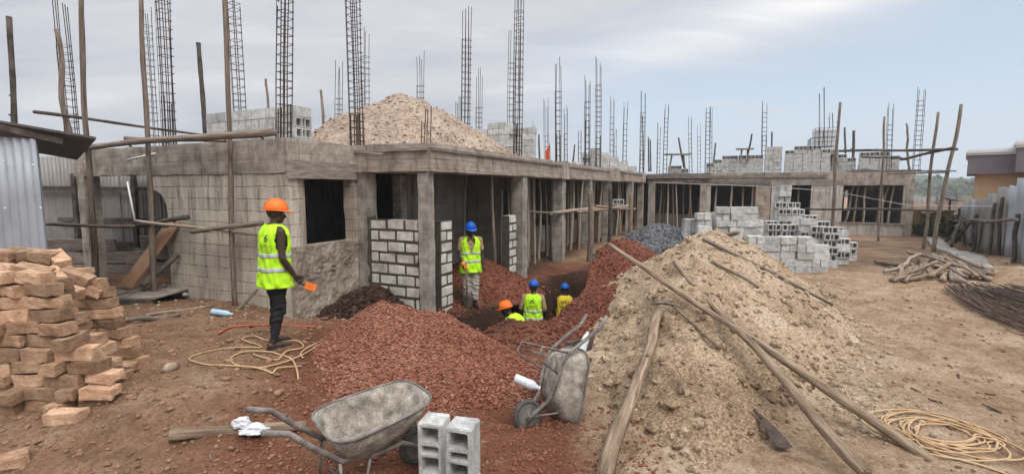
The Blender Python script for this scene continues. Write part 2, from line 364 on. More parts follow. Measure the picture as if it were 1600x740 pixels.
def mat_wall(name, c1, c2, mort, bl=0.42, bh=0.215, streak=0.55, joint=0.75, upright=0.45):
    """block wall in the building's own axes: staggered courses, broken joints, smears and run-off that stain the surface"""
    m, nt, b = nt_new(name)
    tc = N(nt, 'ShaderNodeTexCoord'); sx = N(nt, 'ShaderNodeSeparateXYZ'); L(nt, tc.outputs['Object'], sx.inputs[0])
    u = mth(nt, 'ADD', sx.outputs[0], sx.outputs[1])
    cv = N(nt, 'ShaderNodeCombineXYZ'); L(nt, u, cv.inputs[0]); L(nt, sx.outputs[2], cv.inputs[1])
    warp = noise(nt, cv.outputs[0], 3.5, 4, 0.7); w2 = noise(nt, cv.outputs[0], 11, 5, 0.75)
    big = noise(nt, cv.outputs[0], 1.3, 8, 0.68); fine = noise(nt, cv.outputs[0], 30, 6, 0.8)
    zz_ = mth(nt, 'DIVIDE', mth(nt, 'ADD', sx.outputs[2], mth(nt, 'MULTIPLY', mth(nt, 'SUBTRACT', warp, 0.5), 0.06)), bh)
    row = mth(nt, 'FLOOR', zz_); fz_ = mth(nt, 'ABSOLUTE', mth(nt, 'SUBTRACT', mth(nt, 'FRACT', zz_), 0.5))
    uu = mth(nt, 'DIVIDE', mth(nt, 'ADD', mth(nt, 'ADD', u, mth(nt, 'MULTIPLY', mth(nt, 'SUBTRACT', w2, 0.5), 0.05)), mth(nt, 'MULTIPLY', row, bl*0.47)), bl)
    fu = mth(nt, 'ABSOLUTE', mth(nt, 'SUBTRACT', mth(nt, 'FRACT', uu), 0.5))
    cid = N(nt, 'ShaderNodeCombineXYZ'); L(nt, mth(nt, 'FLOOR', uu), cid.inputs[0]); L(nt, row, cid.inputs[1])
    wn = N(nt, 'ShaderNodeTexWhiteNoise', noise_dimensions='2D'); L(nt, cid.outputs[0], wn.inputs['Vector'])
    def soft(v, lo, hi):
        r_ = N(nt, 'ShaderNodeMapRange', interpolation_type='SMOOTHSTEP'); r_.inputs[1].default_value = lo; r_.inputs[2].default_value = hi; L(nt, v, r_.inputs[0]); return r_.outputs[0]
    brk = soft(mth(nt, 'ADD', mth(nt, 'MULTIPLY', w2, 0.65), mth(nt, 'MULTIPLY', big, 0.35)), 0.43, 0.57)
    jh = mth(nt, 'MULTIPLY', soft(mth(nt, 'ADD', fz_, mth(nt, 'MULTIPLY', mth(nt, 'SUBTRACT', fine, 0.5), 0.05)), 0.45, 0.485), brk)
    jv = mth(nt, 'MULTIPLY', mth(nt, 'MULTIPLY', soft(mth(nt, 'ADD', fu, mth(nt, 'MULTIPLY', mth(nt, 'SUBTRACT', fine, 0.5), 0.03)), 0.472, 0.492), brk), upright)
    jt = mth(nt, 'MAXIMUM', jh, jv)
    mp = N(nt, 'ShaderNodeMapping'); mp.inputs['Scale'].default_value = (3.2, 0.4, 1); L(nt, cv.outputs[0], mp.inputs[0])
    st = noise(nt, mp.outputs[0], 1.6, 8, 0.78)
    c = mixc(nt, wn.outputs['Value'], c1, c2); c = mixc(nt, mth(nt, 'MULTIPLY', big, 0.8, True), c, tuple((a_+q)/2*1.05 for a_, q in zip(c1, c2)))
    stain = ramp(nt, st, [(0.36,(1-streak,1-streak*1.05,1-streak*1.1)),(0.50,(0.96,0.95,0.94)),(0.68,(1.16,1.15,1.13))])
    c = mixc(nt, 1.0, c, stain, 'MULTIPLY')
    mp3 = N(nt, 'ShaderNodeMapping'); mp3.inputs['Scale'].default_value = (8, 0.7, 1); L(nt, cv.outputs[0], mp3.inputs[0])
    drip = mth(nt, 'MULTIPLY', soft(mth(nt, 'ADD', noise(nt, mp3.outputs[0], 1.5, 7, 0.75), mth(nt, 'MULTIPLY', mth(nt, 'SUBTRACT', sx.outputs[2], 1.6), 0.05)), 0.545, 0.64), streak)
    c = mixc(nt, drip, c, tuple(q*0.55 for q in mort))
    sp = ramp(nt, mth(nt, 'ADD', mth(nt, 'MULTIPLY', fine, 0.55), mth(nt, 'MULTIPLY', big, 0.45)), [(0.32,(0.52,0.50,0.48)),(0.48,(0.95,0.94,0.93)),(0.68,(1.3,1.28,1.25))])
    c = mixc(nt, 1.0, c, sp, 'MULTIPLY'); c = mixc(nt, mth(nt, 'MULTIPLY', jt, joint), c, tuple(q*0.45 for q in mort))
    L(nt, c, b.inputs['Base Color']); b.inputs['Roughness'].default_value = 0.95
    bump(nt, b, mth(nt, 'ADD', mth(nt, 'MULTIPLY', jt, -1.0), mth(nt, 'ADD', fine, mth(nt, 'MULTIPLY', big, 0.8))), 0.7, 0.025)
    return m
def mat_conc(name, dark, mid, light, board=0.5, streak=0.5):
    """cast concrete: board marks, pits, damp run-off and pale patches"""
    m, nt, b = nt_new(name); v = coords(nt); tc = N(nt, 'ShaderNodeTexCoord'); sx = N(nt, 'ShaderNodeSeparateXYZ'); L(nt, tc.outputs['Object'], sx.inputs[0])
    u = mth(nt, 'ADD', sx.outputs[0], sx.outputs[1]); cv = N(nt, 'ShaderNodeCombineXYZ'); L(nt, u, cv.inputs[0]); L(nt, sx.outputs[2], cv.inputs[1])
    def sc(x_, z_, s_, d_=6, r_=0.7):
        mp = N(nt, 'ShaderNodeMapping'); mp.inputs['Scale'].default_value = (x_, z_, 1); L(nt, cv.outputs[0], mp.inputs[0]); return noise(nt, mp.outputs[0], s_, d_, r_)
    big = noise(nt, v, 2.2, 11, 0.72); bd = sc(0.5, 9, 1.5, 4, 0.6); st = sc(2.6, 0.9, 1.6, 8, 0.75); fine = noise(nt, v, 42, 6, 0.8)
    vo = N(nt, 'ShaderNodeTexVoronoi'); vo.inputs['Scale'].default_value = 26; L(nt, v, vo.inputs['Vector'])
    pit = N(nt, 'ShaderNodeMapRange'); pit.inputs[1].default_value = 0.16; pit.inputs[2].default_value = 0.08; L(nt, mth(nt, 'ADD', vo.outputs['Distance'], mth(nt, 'MULTIPLY', mth(nt, 'SUBTRACT', big, 0.42), 0.55)), pit.inputs[0])
    f = mth(nt, 'ADD', mth(nt, 'MULTIPLY', big, 0.5), mth(nt, 'ADD', mth(nt, 'MULTIPLY', bd, 0.25*board*2), mth(nt, 'MULTIPLY', fine, 0.25)))
    c = ramp(nt, f, [(0.36,dark),(0.49,mid),(0.63,light)])
    stn = ramp(nt, st, [(0.36,(1-streak,1-streak,1-streak)),(0.52,(1,1,1)),(0.7,(1.12,1.11,1.1))]); c = mixc(nt, 1.0, c, stn, 'MULTIPLY')
    c = mixc(nt, mth(nt, 'MULTIPLY', pit.outputs[0], 0.7), c, tuple(q*0.5 for q in dark))
    L(nt, c, b.inputs['Base Color']); b.inputs['Roughness'].default_value = 0.93
    bump(nt, b, mth(nt, 'ADD', mth(nt, 'MULTIPLY', pit.outputs[0], -1.0), mth(nt, 'ADD', fine, mth(nt, 'MULTIPLY', bd, 0.6))), 0.7, 0.022)
    return m
M['conc'] = mat_conc('weathered_concrete', (0.17,0.142,0.114), (0.37,0.32,0.265), (0.54,0.48,0.41))
M['form'] = mat_conc('stained_formwork_board', (0.16,0.122,0.092), (0.31,0.255,0.205), (0.47,0.41,0.35), 0.6, 0.5)
M['plaster'] = mat_conc('rough_thrown_plaster', (0.24,0.195,0.15), (0.50,0.425,0.345), (0.70,0.62,0.53), 0.1, 0.3)
M['conc_light'] = mat_conc('pale_concrete', (0.21,0.185,0.155), (0.42,0.385,0.335), (0.56,0.52,0.465), 0.2, 0.4)
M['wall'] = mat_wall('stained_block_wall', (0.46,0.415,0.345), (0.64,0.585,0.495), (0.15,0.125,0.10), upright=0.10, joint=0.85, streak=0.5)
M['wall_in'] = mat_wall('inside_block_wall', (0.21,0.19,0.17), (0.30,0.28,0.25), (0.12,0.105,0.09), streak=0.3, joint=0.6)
M['wall_sill'] = mat_wall('smeared_block_wall', (0.34,0.29,0.235), (0.48,0.42,0.35), (0.15,0.125,0.10), streak=0.4, joint=0.6)
M['wall_far'] = mat_wall('far_block_wall', (0.43,0.405,0.365), (0.56,0.53,0.485), (0.2,0.185,0.16), streak=0.45, joint=0.55, upright=0.15)
def mat_iron(name, c1, c2, rust=0.12):
    m, nt, b = nt_new(name); v = coords(nt, (1,1,1)); v2 = coords(nt, (6,6,0.5))
    n1 = noise(nt, v, 1.6, 6, 0.6); n2 = noise(nt, v2, 1.2, 5, 0.7)
    c = ramp(nt, mth(nt, 'ADD', mth(nt, 'MULTIPLY', n1, 0.5), mth(nt, 'MULTIPLY', n2, 0.5)), [(0.35,c1),(0.62,c2)])
    c = mixc(nt, ramp(nt, n2, [(0.60,(0,0,0)),(0.8,(rust,rust,rust))]), c, (0.16,0.085,0.045))
    L(nt, c, b.inputs['Base Color']); b.inputs['Roughness'].default_value = 0.6; b.inputs['Metallic'].default_value = 0.25
    bump(nt, b, noise(nt, v, 12, 4), 0.12, 0.01)
    return m
M['iron'] = mat_iron('galvanised_sheet', (0.26,0.275,0.30), (0.42,0.44,0.47))
M['iron_old'] = mat_iron('dull_galvanised_sheet', (0.19,0.178,0.168), (0.33,0.315,0.30), 0.5)
# ================================================================== SETTING: ground
def axis(fine0, fine1, st, far0, far1):
    a = list(np.arange(fine0, fine1+1e-6, st)); s = st; x = fine1
    while x < far1: s *= 1.22; x += s; a.append(x)
    s = st; x = fine0; pre = []
    while x > far0: s *= 1.22; x -= s; pre.append(x)
    return np.array(pre[::-1]+a)
gx = axis(-7, 12, 0.045, -420, 420); gy = axis(2.6, 13.5, 0.045, -60, 600)
XX, YY = np.meshgrid(gx, gy); ZZ = ground(XX, YY)
nx, ny = len(gx), len(gy)
V = np.stack([XX.ravel(), YY.ravel(), ZZ.ravel()], 1)
I = np.arange(nx*ny).reshape(ny, nx)
F = np.stack([I[:-1,:-1].ravel(), I[:-1,1:].ravel(), I[1:,1:].ravel(), I[1:,:-1].ravel()], 1)
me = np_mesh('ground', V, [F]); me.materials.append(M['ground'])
x, y = V[:,0], V[:,1]
sS, tT = wb(x, y)
red = np.clip(sst(2.3, 1.0, np.hypot((x+0.2)/1.25, (y-5.0)/1.0)) + sst(3.2, 1.6, segdist(x, y, [(-0.5,7),(1.2,10),(2.5,13)])[0])
              + 0.75*sst(1.3, 0.5, np.hypot((x+0.9)/1.8, (y-3.9)/0.7)) + 0.25*sst(-0.5,-2.5,x), 0, 1)
sandc = np.clip(sst(2.7, 1.3, segdist(x, y, [(1.7,3.0),(3.4,7.5),(5.0,11.5)])[0])*sst(0.4, 1.0, x) + 0.55*sst(3, 6, x)*sst(30, 14, y), 0, 1)
dpit = segdist(x, y, PIT)[0]
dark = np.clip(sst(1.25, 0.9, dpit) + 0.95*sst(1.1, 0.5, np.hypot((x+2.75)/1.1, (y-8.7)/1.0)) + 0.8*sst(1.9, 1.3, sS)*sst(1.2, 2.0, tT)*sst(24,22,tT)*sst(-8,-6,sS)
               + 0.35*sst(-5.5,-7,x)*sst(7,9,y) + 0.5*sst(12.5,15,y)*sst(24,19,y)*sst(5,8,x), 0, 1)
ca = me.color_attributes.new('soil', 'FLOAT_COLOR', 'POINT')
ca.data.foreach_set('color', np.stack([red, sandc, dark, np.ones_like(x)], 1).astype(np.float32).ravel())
me.polygons.foreach_set('use_smooth', [True]*len(me.polygons))
tag(link(bpy.data.objects.new('ground', me)), 'trodden brown and reddish earth of the building site', 'ground', kind='structure')
# ---- stones: jittered icosahedra merged into arrays
def rock_template(seed):
    bm = bmesh.new(); bmesh.ops.create_icosphere(bm, subdivisions=1, radius=1)
    rng = np.random.default_rng(seed)
    V = np.array([v.co[:] for v in bm.verts]); F = np.array([[v.index for v in f.verts] for f in bm.faces]); bm.free()
    return V*(0.72+0.5*rng.random((len(V),1))), F
ROCKS = [rock_template(i) for i in range(6)]
def rocks(P, S, flat=0.7, seed=0, tone=None):
    rng = np.random.default_rng(seed); Vs = []; Fs = []; Ts = []; n0 = 0
    P = np.asarray(P, float); S = np.asarray(S, float); which = rng.integers(0, 6, len(P))
    for k, (TV, TF) in enumerate(ROCKS):
        idx = np.where(which == k)[0]
        if not len(idx): continue
        a = rng.random(len(idx))*6.283; b = (rng.random(len(idx))-0.5)*1.2
        sc = S[idx][:,None]*np.stack([0.75+0.6*rng.random(len(idx)), 0.75+0.6*rng.random(len(idx)), flat*(0.7+0.6*rng.random(len(idx)))], 1)
        v = TV[None]*sc[:,None,:]
        x_, y_, z_ = v[...,0], v[...,1], v[...,2]
        x2 = x_*np.cos(b)[:,None]+z_*np.sin(b)[:,None]; z2 = -x_*np.sin(b)[:,None]+z_*np.cos(b)[:,None]
        x3 = x2*np.cos(a)[:,None]-y_*np.sin(a)[:,None]; y3 = x2*np.sin(a)[:,None]+y_*np.cos(a)[:,None]
        v = np.stack([x3, y3, z2], -1)+P[idx][:,None,:]
        Vs.append(v.reshape(-1,3)); f = TF[None]+(np.arange(len(idx))*len(TV))[:,None,None]+n0
        Fs.append(f.reshape(-1,3)); n0 += len(idx)*len(TV)
        if tone is not None: Ts.append(np.repeat(np.asarray(tone)[idx], len(TV)))
    if tone is not None: return np.concatenate(Vs), np.concatenate(Fs), np.concatenate(Ts)
    return np.concatenate(Vs), np.concatenate(Fs)
def heap(name, label, crest, slope, bbox, res, mat, amp=0.05, round_=0.14, nst=0, ssize=(0.012,0.035), base=None, seed=1, gully=0.0, cat=None, w=None, sz_pow=2.2, mask=None, kind=None, tv=0.42, dirt=None):
    """a pile with a rounded crest line (x, y, height), its own lumps and its own loose grains, one mesh"""
    base = base or (lambda a, b_: ground(a, b_))
    def hz(X, Y):
        H = None
        for i in range(max(1, len(crest)-1)):
            c0 = crest[i]; c1 = crest[min(i+1, len(crest)-1)]
            if len(crest) == 1: d = np.hypot(X-c0[0], Y-c0[1]); z = c0[2]+0*X
            else:
                dx, dy = c1[0]-c0[0], c1[1]-c0[1]
                t = np.clip(((X-c0[0])*dx+(Y-c0[1])*dy)/(dx*dx+dy*dy), 0, 1)
                d = np.hypot(X-c0[0]-t*dx, Y-c0[1]-t*dy); z = c0[2]+(c1[2]-c0[2])*t
            h = z-(np.sqrt((slope*d)**2+round_**2)-round_)
            H = h if H is None else np.logaddexp(H*14, h*14)/14
        H = H + amp*1.6*fbm(X, Y, 0.9, 2, seed+5) + amp*fbm(X, Y, 2.6, 3, seed) + amp*0.45*fbm(X, Y, 11, 3, seed+7) + amp*0.25*np.abs(fbm(X, Y, 24, 2, seed+9))
        if gully: H = H - gully*np.clip(np.abs(fbm(X*1.0, Y*0.45, 3.2, 3, seed+3))-0.05, 0, 1)
        return H
    xs = np.arange(bbox[0], bbox[1], res); ys = np.arange(bbox[2], bbox[3], res)
    X, Y = np.meshgrid(xs, ys); Z = hz(X, Y); G = base(X, Y)
    if mask is not None: Z = np.where(mask(X, Y), Z, G-1)
    Zc = np.maximum(Z, G-0.09)
    I = np.arange(X.size).reshape(X.shape); ok = (Z > G-0.06) & (Z > -0.22)
    okf = ok[:-1,:-1] | ok[1:,:-1] | ok[1:,1:] | ok[:-1,1:]
    F = np.stack([I[:-1,:-1][okf], I[:-1,1:][okf], I[1:,1:][okf], I[1:,:-1][okf]], 1)
    used = np.unique(F); mp = -np.ones(X.size, int); mp[used] = np.arange(len(used))
    V = np.stack([X.ravel(), Y.ravel(), Zc.ravel()], 1)[used]; F = mp[F]
    groups = [F]; nquad = len(F); tones = None
    if nst:
        rng = np.random.default_rng(seed+50)
        px = bbox[0]+rng.random(nst*5)*(bbox[1]-bbox[0]); py = bbox[2]+rng.random(nst*5)*(bbox[3]-bbox[2])
        h = hz(px, py); g = base(px, py); k = (h > g-0.03) & (h > -0.2)
        if mask is not None: k &= mask(px, py)
        px, py, h, g = px[k][:nst], py[k][:nst], h[k][:nst], g[k][:nst]
        s = ssize[0]+(ssize[1]-ssize[0])*rng.random(len(px))**sz_pow
        s = s*np.where(h-g < 0.22, 1.35, 1.0)
        tone = rng.normal(0, tv, len(px))
        SV, SF, ST = rocks(np.stack([px, py, np.maximum(h, g)+s*0.25], 1), s, 0.85, seed, tone)
        groups.append(SF+len(V)); tones = np.concatenate([dirt(V[:,0], V[:,1]) if dirt else np.zeros(len(V)), ST+(dirt(SV[:,0], SV[:,1]) if dirt else 0)]); V = np.concatenate([V, SV])
    o0 = np.array([V[:,0].mean(), V[:,1].mean(), V[:,2].min()])
    me = np_mesh(name, V-o0, groups); me.materials.append(mat)
    if tones is not None: me.attributes.new('tone', 'FLOAT', 'POINT').data.foreach_set('value', tones.astype(np.float32))
    sm = np.zeros(len(me.polygons), bool); sm[:nquad] = True; me.polygons.foreach_set('use_smooth', sm)
    o = link(bpy.data.objects.new(name, me)); o.location = Vector(o0)
    tag(o, label, cat or 'heap', kind=kind)
    HF[name] = hz
    return o
HF = {}
heap('gravel_heap', 'red laterite gravel heap in the foreground behind the standing wheelbarrow', [(-1.62,6.0,0.90),(-0.95,5.9,0.73),(0.1,5.6,0.34)], 0.74,
     (-3.6,1.6,3.6,8.2), 0.02, M['redgravel'], 0.06, 0.12, 30000, (0.003,0.021), seed=3, sz_pow=3.4, tv=0.24, cat='gravel heap')
heap('spoil_heap', 'red earth spoil bank between the trench and the sand heap', [(2.85,11.6,1.12),(2.4,10.6,1.12),(2.25,9.4,0.56),(1.95,8.5,0.60),(1.2,7.5,0.22),(0.95,6.6,0.10),(0.75,5.9,0.0)], 0.74,
     (-0.2,4.6,5.4,13.4), 0.03, M['redsoil'], 0.06, 0.15, 9000, (0.005,0.03), seed=13, sz_pow=3.5, tv=0.3, cat='earth heap', mask=lambda X, Y: segdist(X, Y, PIT)[0] > 0.8+0.25*fbm(X, Y, 2.2, 2, 77))
heap('soil_heap', 'red earth heap between the two new block piers under the roof slab', [(-0.62,11.7,0.52),(-1.0,12.6,0.5)], 0.62, (-3.2,1.2,9.2,14.6), 0.035, M['redsoil'], 0.05, 0.14, 3500, (0.006,0.03), seed=23, sz_pow=3.2, tv=0.3, cat='earth heap')
heap('soil_heap', 'dark moist earth heap against the smeared wall below the open window', [(-2.62,9.0,0.46),(-2.35,8.65,0.2)], 0.55, (-4.0,-0.9,7.4,10.2), 0.03, M['darksoil'], 0.06, 0.12, 3000, (0.008,0.045), seed=33, cat='earth heap',
     mask=lambda X, Y: (wb(X, Y)[0] > 0.02) & (wb(X, Y)[1] < 1.72))
SAND = [(4.45,10.4,1.46),(3.35,8.5,1.40),(2.5,6.7,0.93),(1.95,5.3,0.52),(1.62,4.0,0.10)]
heap('sand_heap', 'long ridge of coarse tan sand with poles lying across it', SAND, 0.67, (-0.6,8.6,2.7,14.0), 0.026, M['sand'], 0.06, 0.16, 6000, (0.004,0.055), seed=43, tv=0.25, gully=0.20, cat='sand heap', sz_pow=6.0, dirt=lambda X, Y: -0.30*sst(7.2, 4.9, Y+1.3*fbm(X, Y, 0.9, 4, 17))+0.5*fbm(X, Y, 1.1, 4, 19), mask=lambda X, Y: segdist(X, Y, PIT)[0] > 1.15)
HF['sand_heap_ground'] = HF['sand_heap']
heap('gravel_heap', 'grey crushed stone heap in the inner corner of the building', [(4.75,15.7,1.16),(5.5,16.0,1.0)], 0.68, (2.2,8.6,13.5,19), 0.05, M['greygravel'], 0.05, 0.3, 3500, (0.02,0.05), seed=53, cat='gravel heap')
# sand on the roof slab (its base is the slab)
SLAB = 3.10
pk = bw(-1.35, 5.2)
heap('sand_heap', 'pale brown sand heap piled on the roof slab above the porch', [(pk.x-0.25, pk.y, SLAB+1.72),(pk.x+0.15,pk.y+0.4,SLAB+1.55)], 0.58, (-8,3.2,7.5,18), 0.05, M['roofsand'], 0.09, 0.25, 1600, (0.008,0.045),
     base=lambda X, Y: np.full_like(np.asarray(X, float), SLAB), seed=63, gully=0.12, cat='sand heap',
     mask=lambda X, Y: (wb(X, Y)[0] < 1.62) & (wb(X, Y)[1] > 1.7) & ((wb(X, Y)[0] > 0) | (wb(X, Y)[1] > 0.2)))
def SAND_Z(x, y): return float(max(HF['sand_heap_ground'](np.array([x]), np.array([y]))[0], gz(x, y)))
# ---- pebbles, crumbs of earth on the trodden ground
def scatter(name, label, n, region, size, mat, seed, power=2.5, flat=0.65):
    rng = np.random.default_rng(seed); P = region(rng, n); s = size[0]+(size[1]-size[0])*rng.random(len(P))**power
    z = ground(P[:,0], P[:,1])
    Vv, Ff = rocks(np.stack([P[:,0], P[:,1], z+s*0.2], 1), s, flat, seed)
    o0 = np.array([P[:,0].mean(), P[:,1].mean(), 0])
    me = np_mesh(name, Vv-o0, [Ff]); me.materials.append(mat)
    o = link(bpy.data.objects.new(name, me)); o.location = Vector(o0); tag(o, label, 'pebbles', kind='stuff')
def reg_box(x0, x1, y0, y1, p=1.0):
    return lambda rng, n: np.stack([x0+(x1-x0)*rng.random(n), y0+(y1-y0)*rng.random(n)**p], 1)
def reg_line(a, b_, w):
    def f(rng, n):
        t = rng.random(n); g = rng.normal(0, w, n); g2 = rng.normal(0, w, n)
        return np.stack([a[0]+(b_[0]-a[0])*t+g, a[1]+(b_[1]-a[1])*t+g2], 1)
    return f
scatter('pebbles', 'crumbs of brown earth strewn over the left ground', 5200, reg_box(-6.5,-0.2,3.2,9.0,1.4), (0.005,0.028), M['clod'], 71, 3.5)
scatter('pebbles', 'pale stones spilled along the right foot of the sand ridge', 900, reg_line((3.4,4.6),(7.6,11.6),0.36), (0.008,0.055), M['stone'], 72, 3.5, 0.85)
scatter('pebbles', 'small grit strewn over the open ground on the right', 5000, reg_box(3.2,13.5,3.2,16,1.3), (0.005,0.03), M['clod'], 73, 3.5)
scatter('pebbles', 'red and brown crumbs around the wheelbarrows', 3500, reg_box(-2.4,1.3,3.1,4.9), (0.005,0.022), M['redgravel'], 74, 2.5, 0.8)
scatter('pebbles', 'pale lumps by the foot of the left walls', 260, reg_line((-7.8,8.6),(-3.6,7.6),0.4), (0.008,0.045), M['stone'], 75, 4.5)
scatter('pebbles', 'grains and small clods of sand spilled around the sand ridge', 3000, reg_line((3.2,4.2),(7.4,11.4),0.3), (0.004,0.026), M['sand'], 78, 3.0, 0.8)
scatter('pebbles', 'bigger clods of trodden earth on the left ground', 420, reg_box(-5.5,-1.2,3.4,7.6), (0.015,0.055), M['clod'], 79, 3.0, 0.6)
def reg_pit(rng, n):
    P = np.stack([-1.6+4.6*rng.random(n*4), 6.9+6.4*rng.random(n*4)], 1); d = segdist(P[:,0], P[:,1], PIT)[0]
    return P[(d < 1.7) & (d > 0.3)][:n]
scatter('pebbles', 'clods of dark red earth around the edges of the trench', 2600, reg_pit, (0.008,0.06), M['redsoil'], 76, 2.6, 0.8)
scatter('pebbles', 'loose red lumps on the trodden ledge between the front gravel heap and the trench', 1500, reg_box(-1.3,1.2,6.6,8.6), (0.007,0.04), M['redsoil'], 77, 2.6, 0.8)
# ================================================================== THE UNFINISHED BUILDING (local axes: s right, t away, z up)
B = thing('unfinished_building', 'long grey concrete building under construction with open bays and a flat roof slab', 'building', (AX, AY, 0), rot=(0,0,-TH))
def bpart(name, mb, mat, parent=None, smooth=False): return mb.build(name, mat, parent or B, smooth, world=False)
def rough(mb, amp, seed=0, cuts=0.22):
    """break long flat faces up and knock the surface about a little"""
    bm = bmesh.new(); me = bpy.data.meshes.new('t'); me.from_pydata(mb.v, [], mb.f); bm.from_mesh(me); bpy.data.meshes.remove(me)
    for ax in range(3):
        vals = [v.co[ax] for v in bm.verts]; lo, hi = min(vals), max(vals); k = int((hi-lo)/cuts)
        for i in range(1, min(k, 60)+1):
            co = [0,0,0]; no = [0,0,0]; co[ax] = lo+(hi-lo)*i/(k+1); no[ax] = 1
            bmesh.ops.bisect_plane(bm, geom=list(bm.verts)+list(bm.edges)+list(bm.faces), plane_co=co, plane_no=no)
    V = np.array([v.co[:] for v in bm.verts])
    dx = fbm(V[:,1]+V[:,2]*1.3, V[:,0]-V[:,2], 3.1, 3, seed); dy = fbm(V[:,0]+V[:,2], V[:,1]-V[:,2]*1.7, 3.1, 3, seed+4); dz = fbm(V[:,0], V[:,1], 2.7, 3, seed+8)
    out = MB(); out.v = [tuple(p) for p in (V+np.stack([dx, dy, dz], 1)*amp*2)]; bm.verts.index_update()
    out.f = [tuple(v.index for v in f.verts) for f in bm.faces]; bm.free(); return out
def wall_s(mb, s0, s1, t, th, z0, z1, holes=()):
    """wall along s at depth t..t+th with rectangular holes (s0, s1, z0, z1)"""
    hs = sorted(holes); cur = s0
    for h in hs:
        if h[0] > cur: mb.box(cur, h[0], t, t+th, z0, z1)
        if h[2] > z0: mb.box(h[0], h[1], t, t+th, z0, h[2])
        if h[3] < z1: mb.box(h[0], h[1], t, t+th, h[3], z1)
        cur = h[1]
    if cur < s1: mb.box(cur, s1, t, t+th, z0, z1)
    return mb
def wall_t(mb, t0, t1, s, th, z0, z1, holes=()):
    cur = t0
    for h in sorted(holes):
        if h[0] > cur: mb.box(s-th, s, cur, h[0], z0, z1)
        if h[2] > z0: mb.box(s-th, s, h[0], h[1], z0, h[2])
        if h[3] < z1: mb.box(s-th, s, h[0], h[1], h[3], z1)
        cur = h[1]
    if cur < t1: mb.box(s-th, s, cur, t1, z0, z1)
    return mb
# roof slab
mb = MB()
mb.box(-6.5, -0.1, 0.1, 3.0, 2.94, SLAB); mb.box(-16, 1.5, 3.0, 22.9, 2.94, SLAB); mb.box(-0.1, 1.5, 1.85, 3.0, 2.94, SLAB)
mb.box(1.5, 1.92, 15.6, 22.9, 2.94, SLAB); mb.box(-16, 14.1, 23.1, 32, 2.94, SLAB)
bpart('roof_slab', mb, M['slab'])
# front wall: ring beam on the left, wall with a broken edge, corner
bpart('beam', rough(MB().box(-6.75, 0.0, -0.02, 0.24, 2.60, 3.17), 0.014, 1), M['conc'])
prof = [(-3.42,0),(-3.45,0.5),(-3.42,0.9),(-3.50,1.15),(-3.56,1.4),(-3.47,1.62),(-3.40,1.8),(-3.42,2.0),(-3.52,2.15),(-3.6,2.24),(-3.78,2.3),(-3.95,2.3),(-4.02,2.44),(-4.02,2.6)]
mb = MB(); n = len(prof)
V = [(s, 0.0, z) for s, z in prof]+[(s, 0.2, z) for s, z in prof]+[(0, 0.0, 0),(0,0.0,2.6),(0,0.2,0),(0,0.2,2.6)]
F = [(i+1, i, n+i, n+i+1) for i in range(n-1)]
F += [tuple(list(range(n))[::-1]+[2*n, 2*n+1])[::-1], tuple([n+i for i in range(n)][::-1]+[2*n+2, 2*n+3]), (2*n, 2*n+2, 2*n+3, 2*n+1)]
V = [(a, b_, c-0.4 if c == 0 else c) for a, b_, c in V]
mb.add(V, F); bpart('wall', mb, M['wall'])
# return wall with the open window
mb = wall_t(MB(), 0.2, 1.72, 0.0, 0.2, -0.4, 2.6, [(0.28, 1.45, 1.33, 2.52)])
o = bpart('wall', rough(mb, 0.012, 5), M['wall_sill'])
# rough plaster thrown on the wall below the window, standing proud with a ragged top
rng = np.random.default_rng(12); mb = MB(); nt_, nz_ = 60, 56
T_, Z_g = np.meshgrid(np.linspace(-0.02, 1.60, nt_), np.linspace(-0.35, 1.34, nz_)); edge_ = sst(-0.4, 0.15, T_*0+1)
O_ = 0.045+0.05*fbm(T_, Z_g, 1.6, 3, 91)+0.045*np.abs(fbm(T_, Z_g, 4.5, 4, 92))+0.02*fbm(T_, Z_g, 14, 3, 93)
O_ = O_*sst(1.60, 1.5, T_)+0.004
for j in range(nz_):
    for i in range(nt_): mb.v.append((float(max(O_[j,i],0.006)), float(T_[j,i]), float(Z_g[j,i]+0.02*fbm(np.array([T_[j,i]]), np.array([0.0]), 5, 2, 95)[0]*(j == nz_-1))))
for j in range(nz_-1):
    for i in range(nt_-1): k = j*nt_+i; mb.f.append((k, k+1, k+nt_+1, k+nt_))
k0 = (nz_-1)*nt_; nb_ = len(mb.v)
for i in range(nt_): mb.v.append((-0.12, float(T_[0,i]), 1.345))
for i in range(nt_-1): mb.f.append((k0+i, k0+i+1, nb_+i+1, nb_+i))
nb2 = len(mb.v)
for j in range(nz_): mb.v.append((-0.01, -0.02, float(Z_g[j,0])))
for j in range(nz_-1): mb.f.append((nb2+j, j*nt_, (j+1)*nt_, nb2+j+1))
bpart('plaster', mb, M['plaster'])
mb = MB()       # a smear of mortar left on the wall under the window
rng = np.random.default_rng(5)
for i in range(46):
    f = rng.random(); t = 0.3+1.15*f; z = 0.84+0.36*f+0.10*rng.normal()
    mb.ell((0.055, t, z), (0.012+0.008*rng.random(), 0.03+0.09*rng.random(), 0.012+0.03*rng.random()), 10, 6, Matrix.Rotation(rng.normal()*0.5, 3, 'X'))
mb.box(0.0, 0.05, 0.35, 1.3, 0.9, 1.1)
SMEAR = mb
bpart('beam', rough(MB().box(-0.24, 0.02, 0.24, 1.76, 2.60, 3.165), 0.014, 11), M['conc'])
bpart('formwork_board', rough(MB().box(0.025, 0.06, -0.06, 1.72, 2.50, 2.80), 0.006, 3), M['plank'])
# jamb post inside the window
bpart('jamb', MB().box(-0.16, -0.08, 0.33, 0.40, 1.33, 2.55), M['wood_pale'])
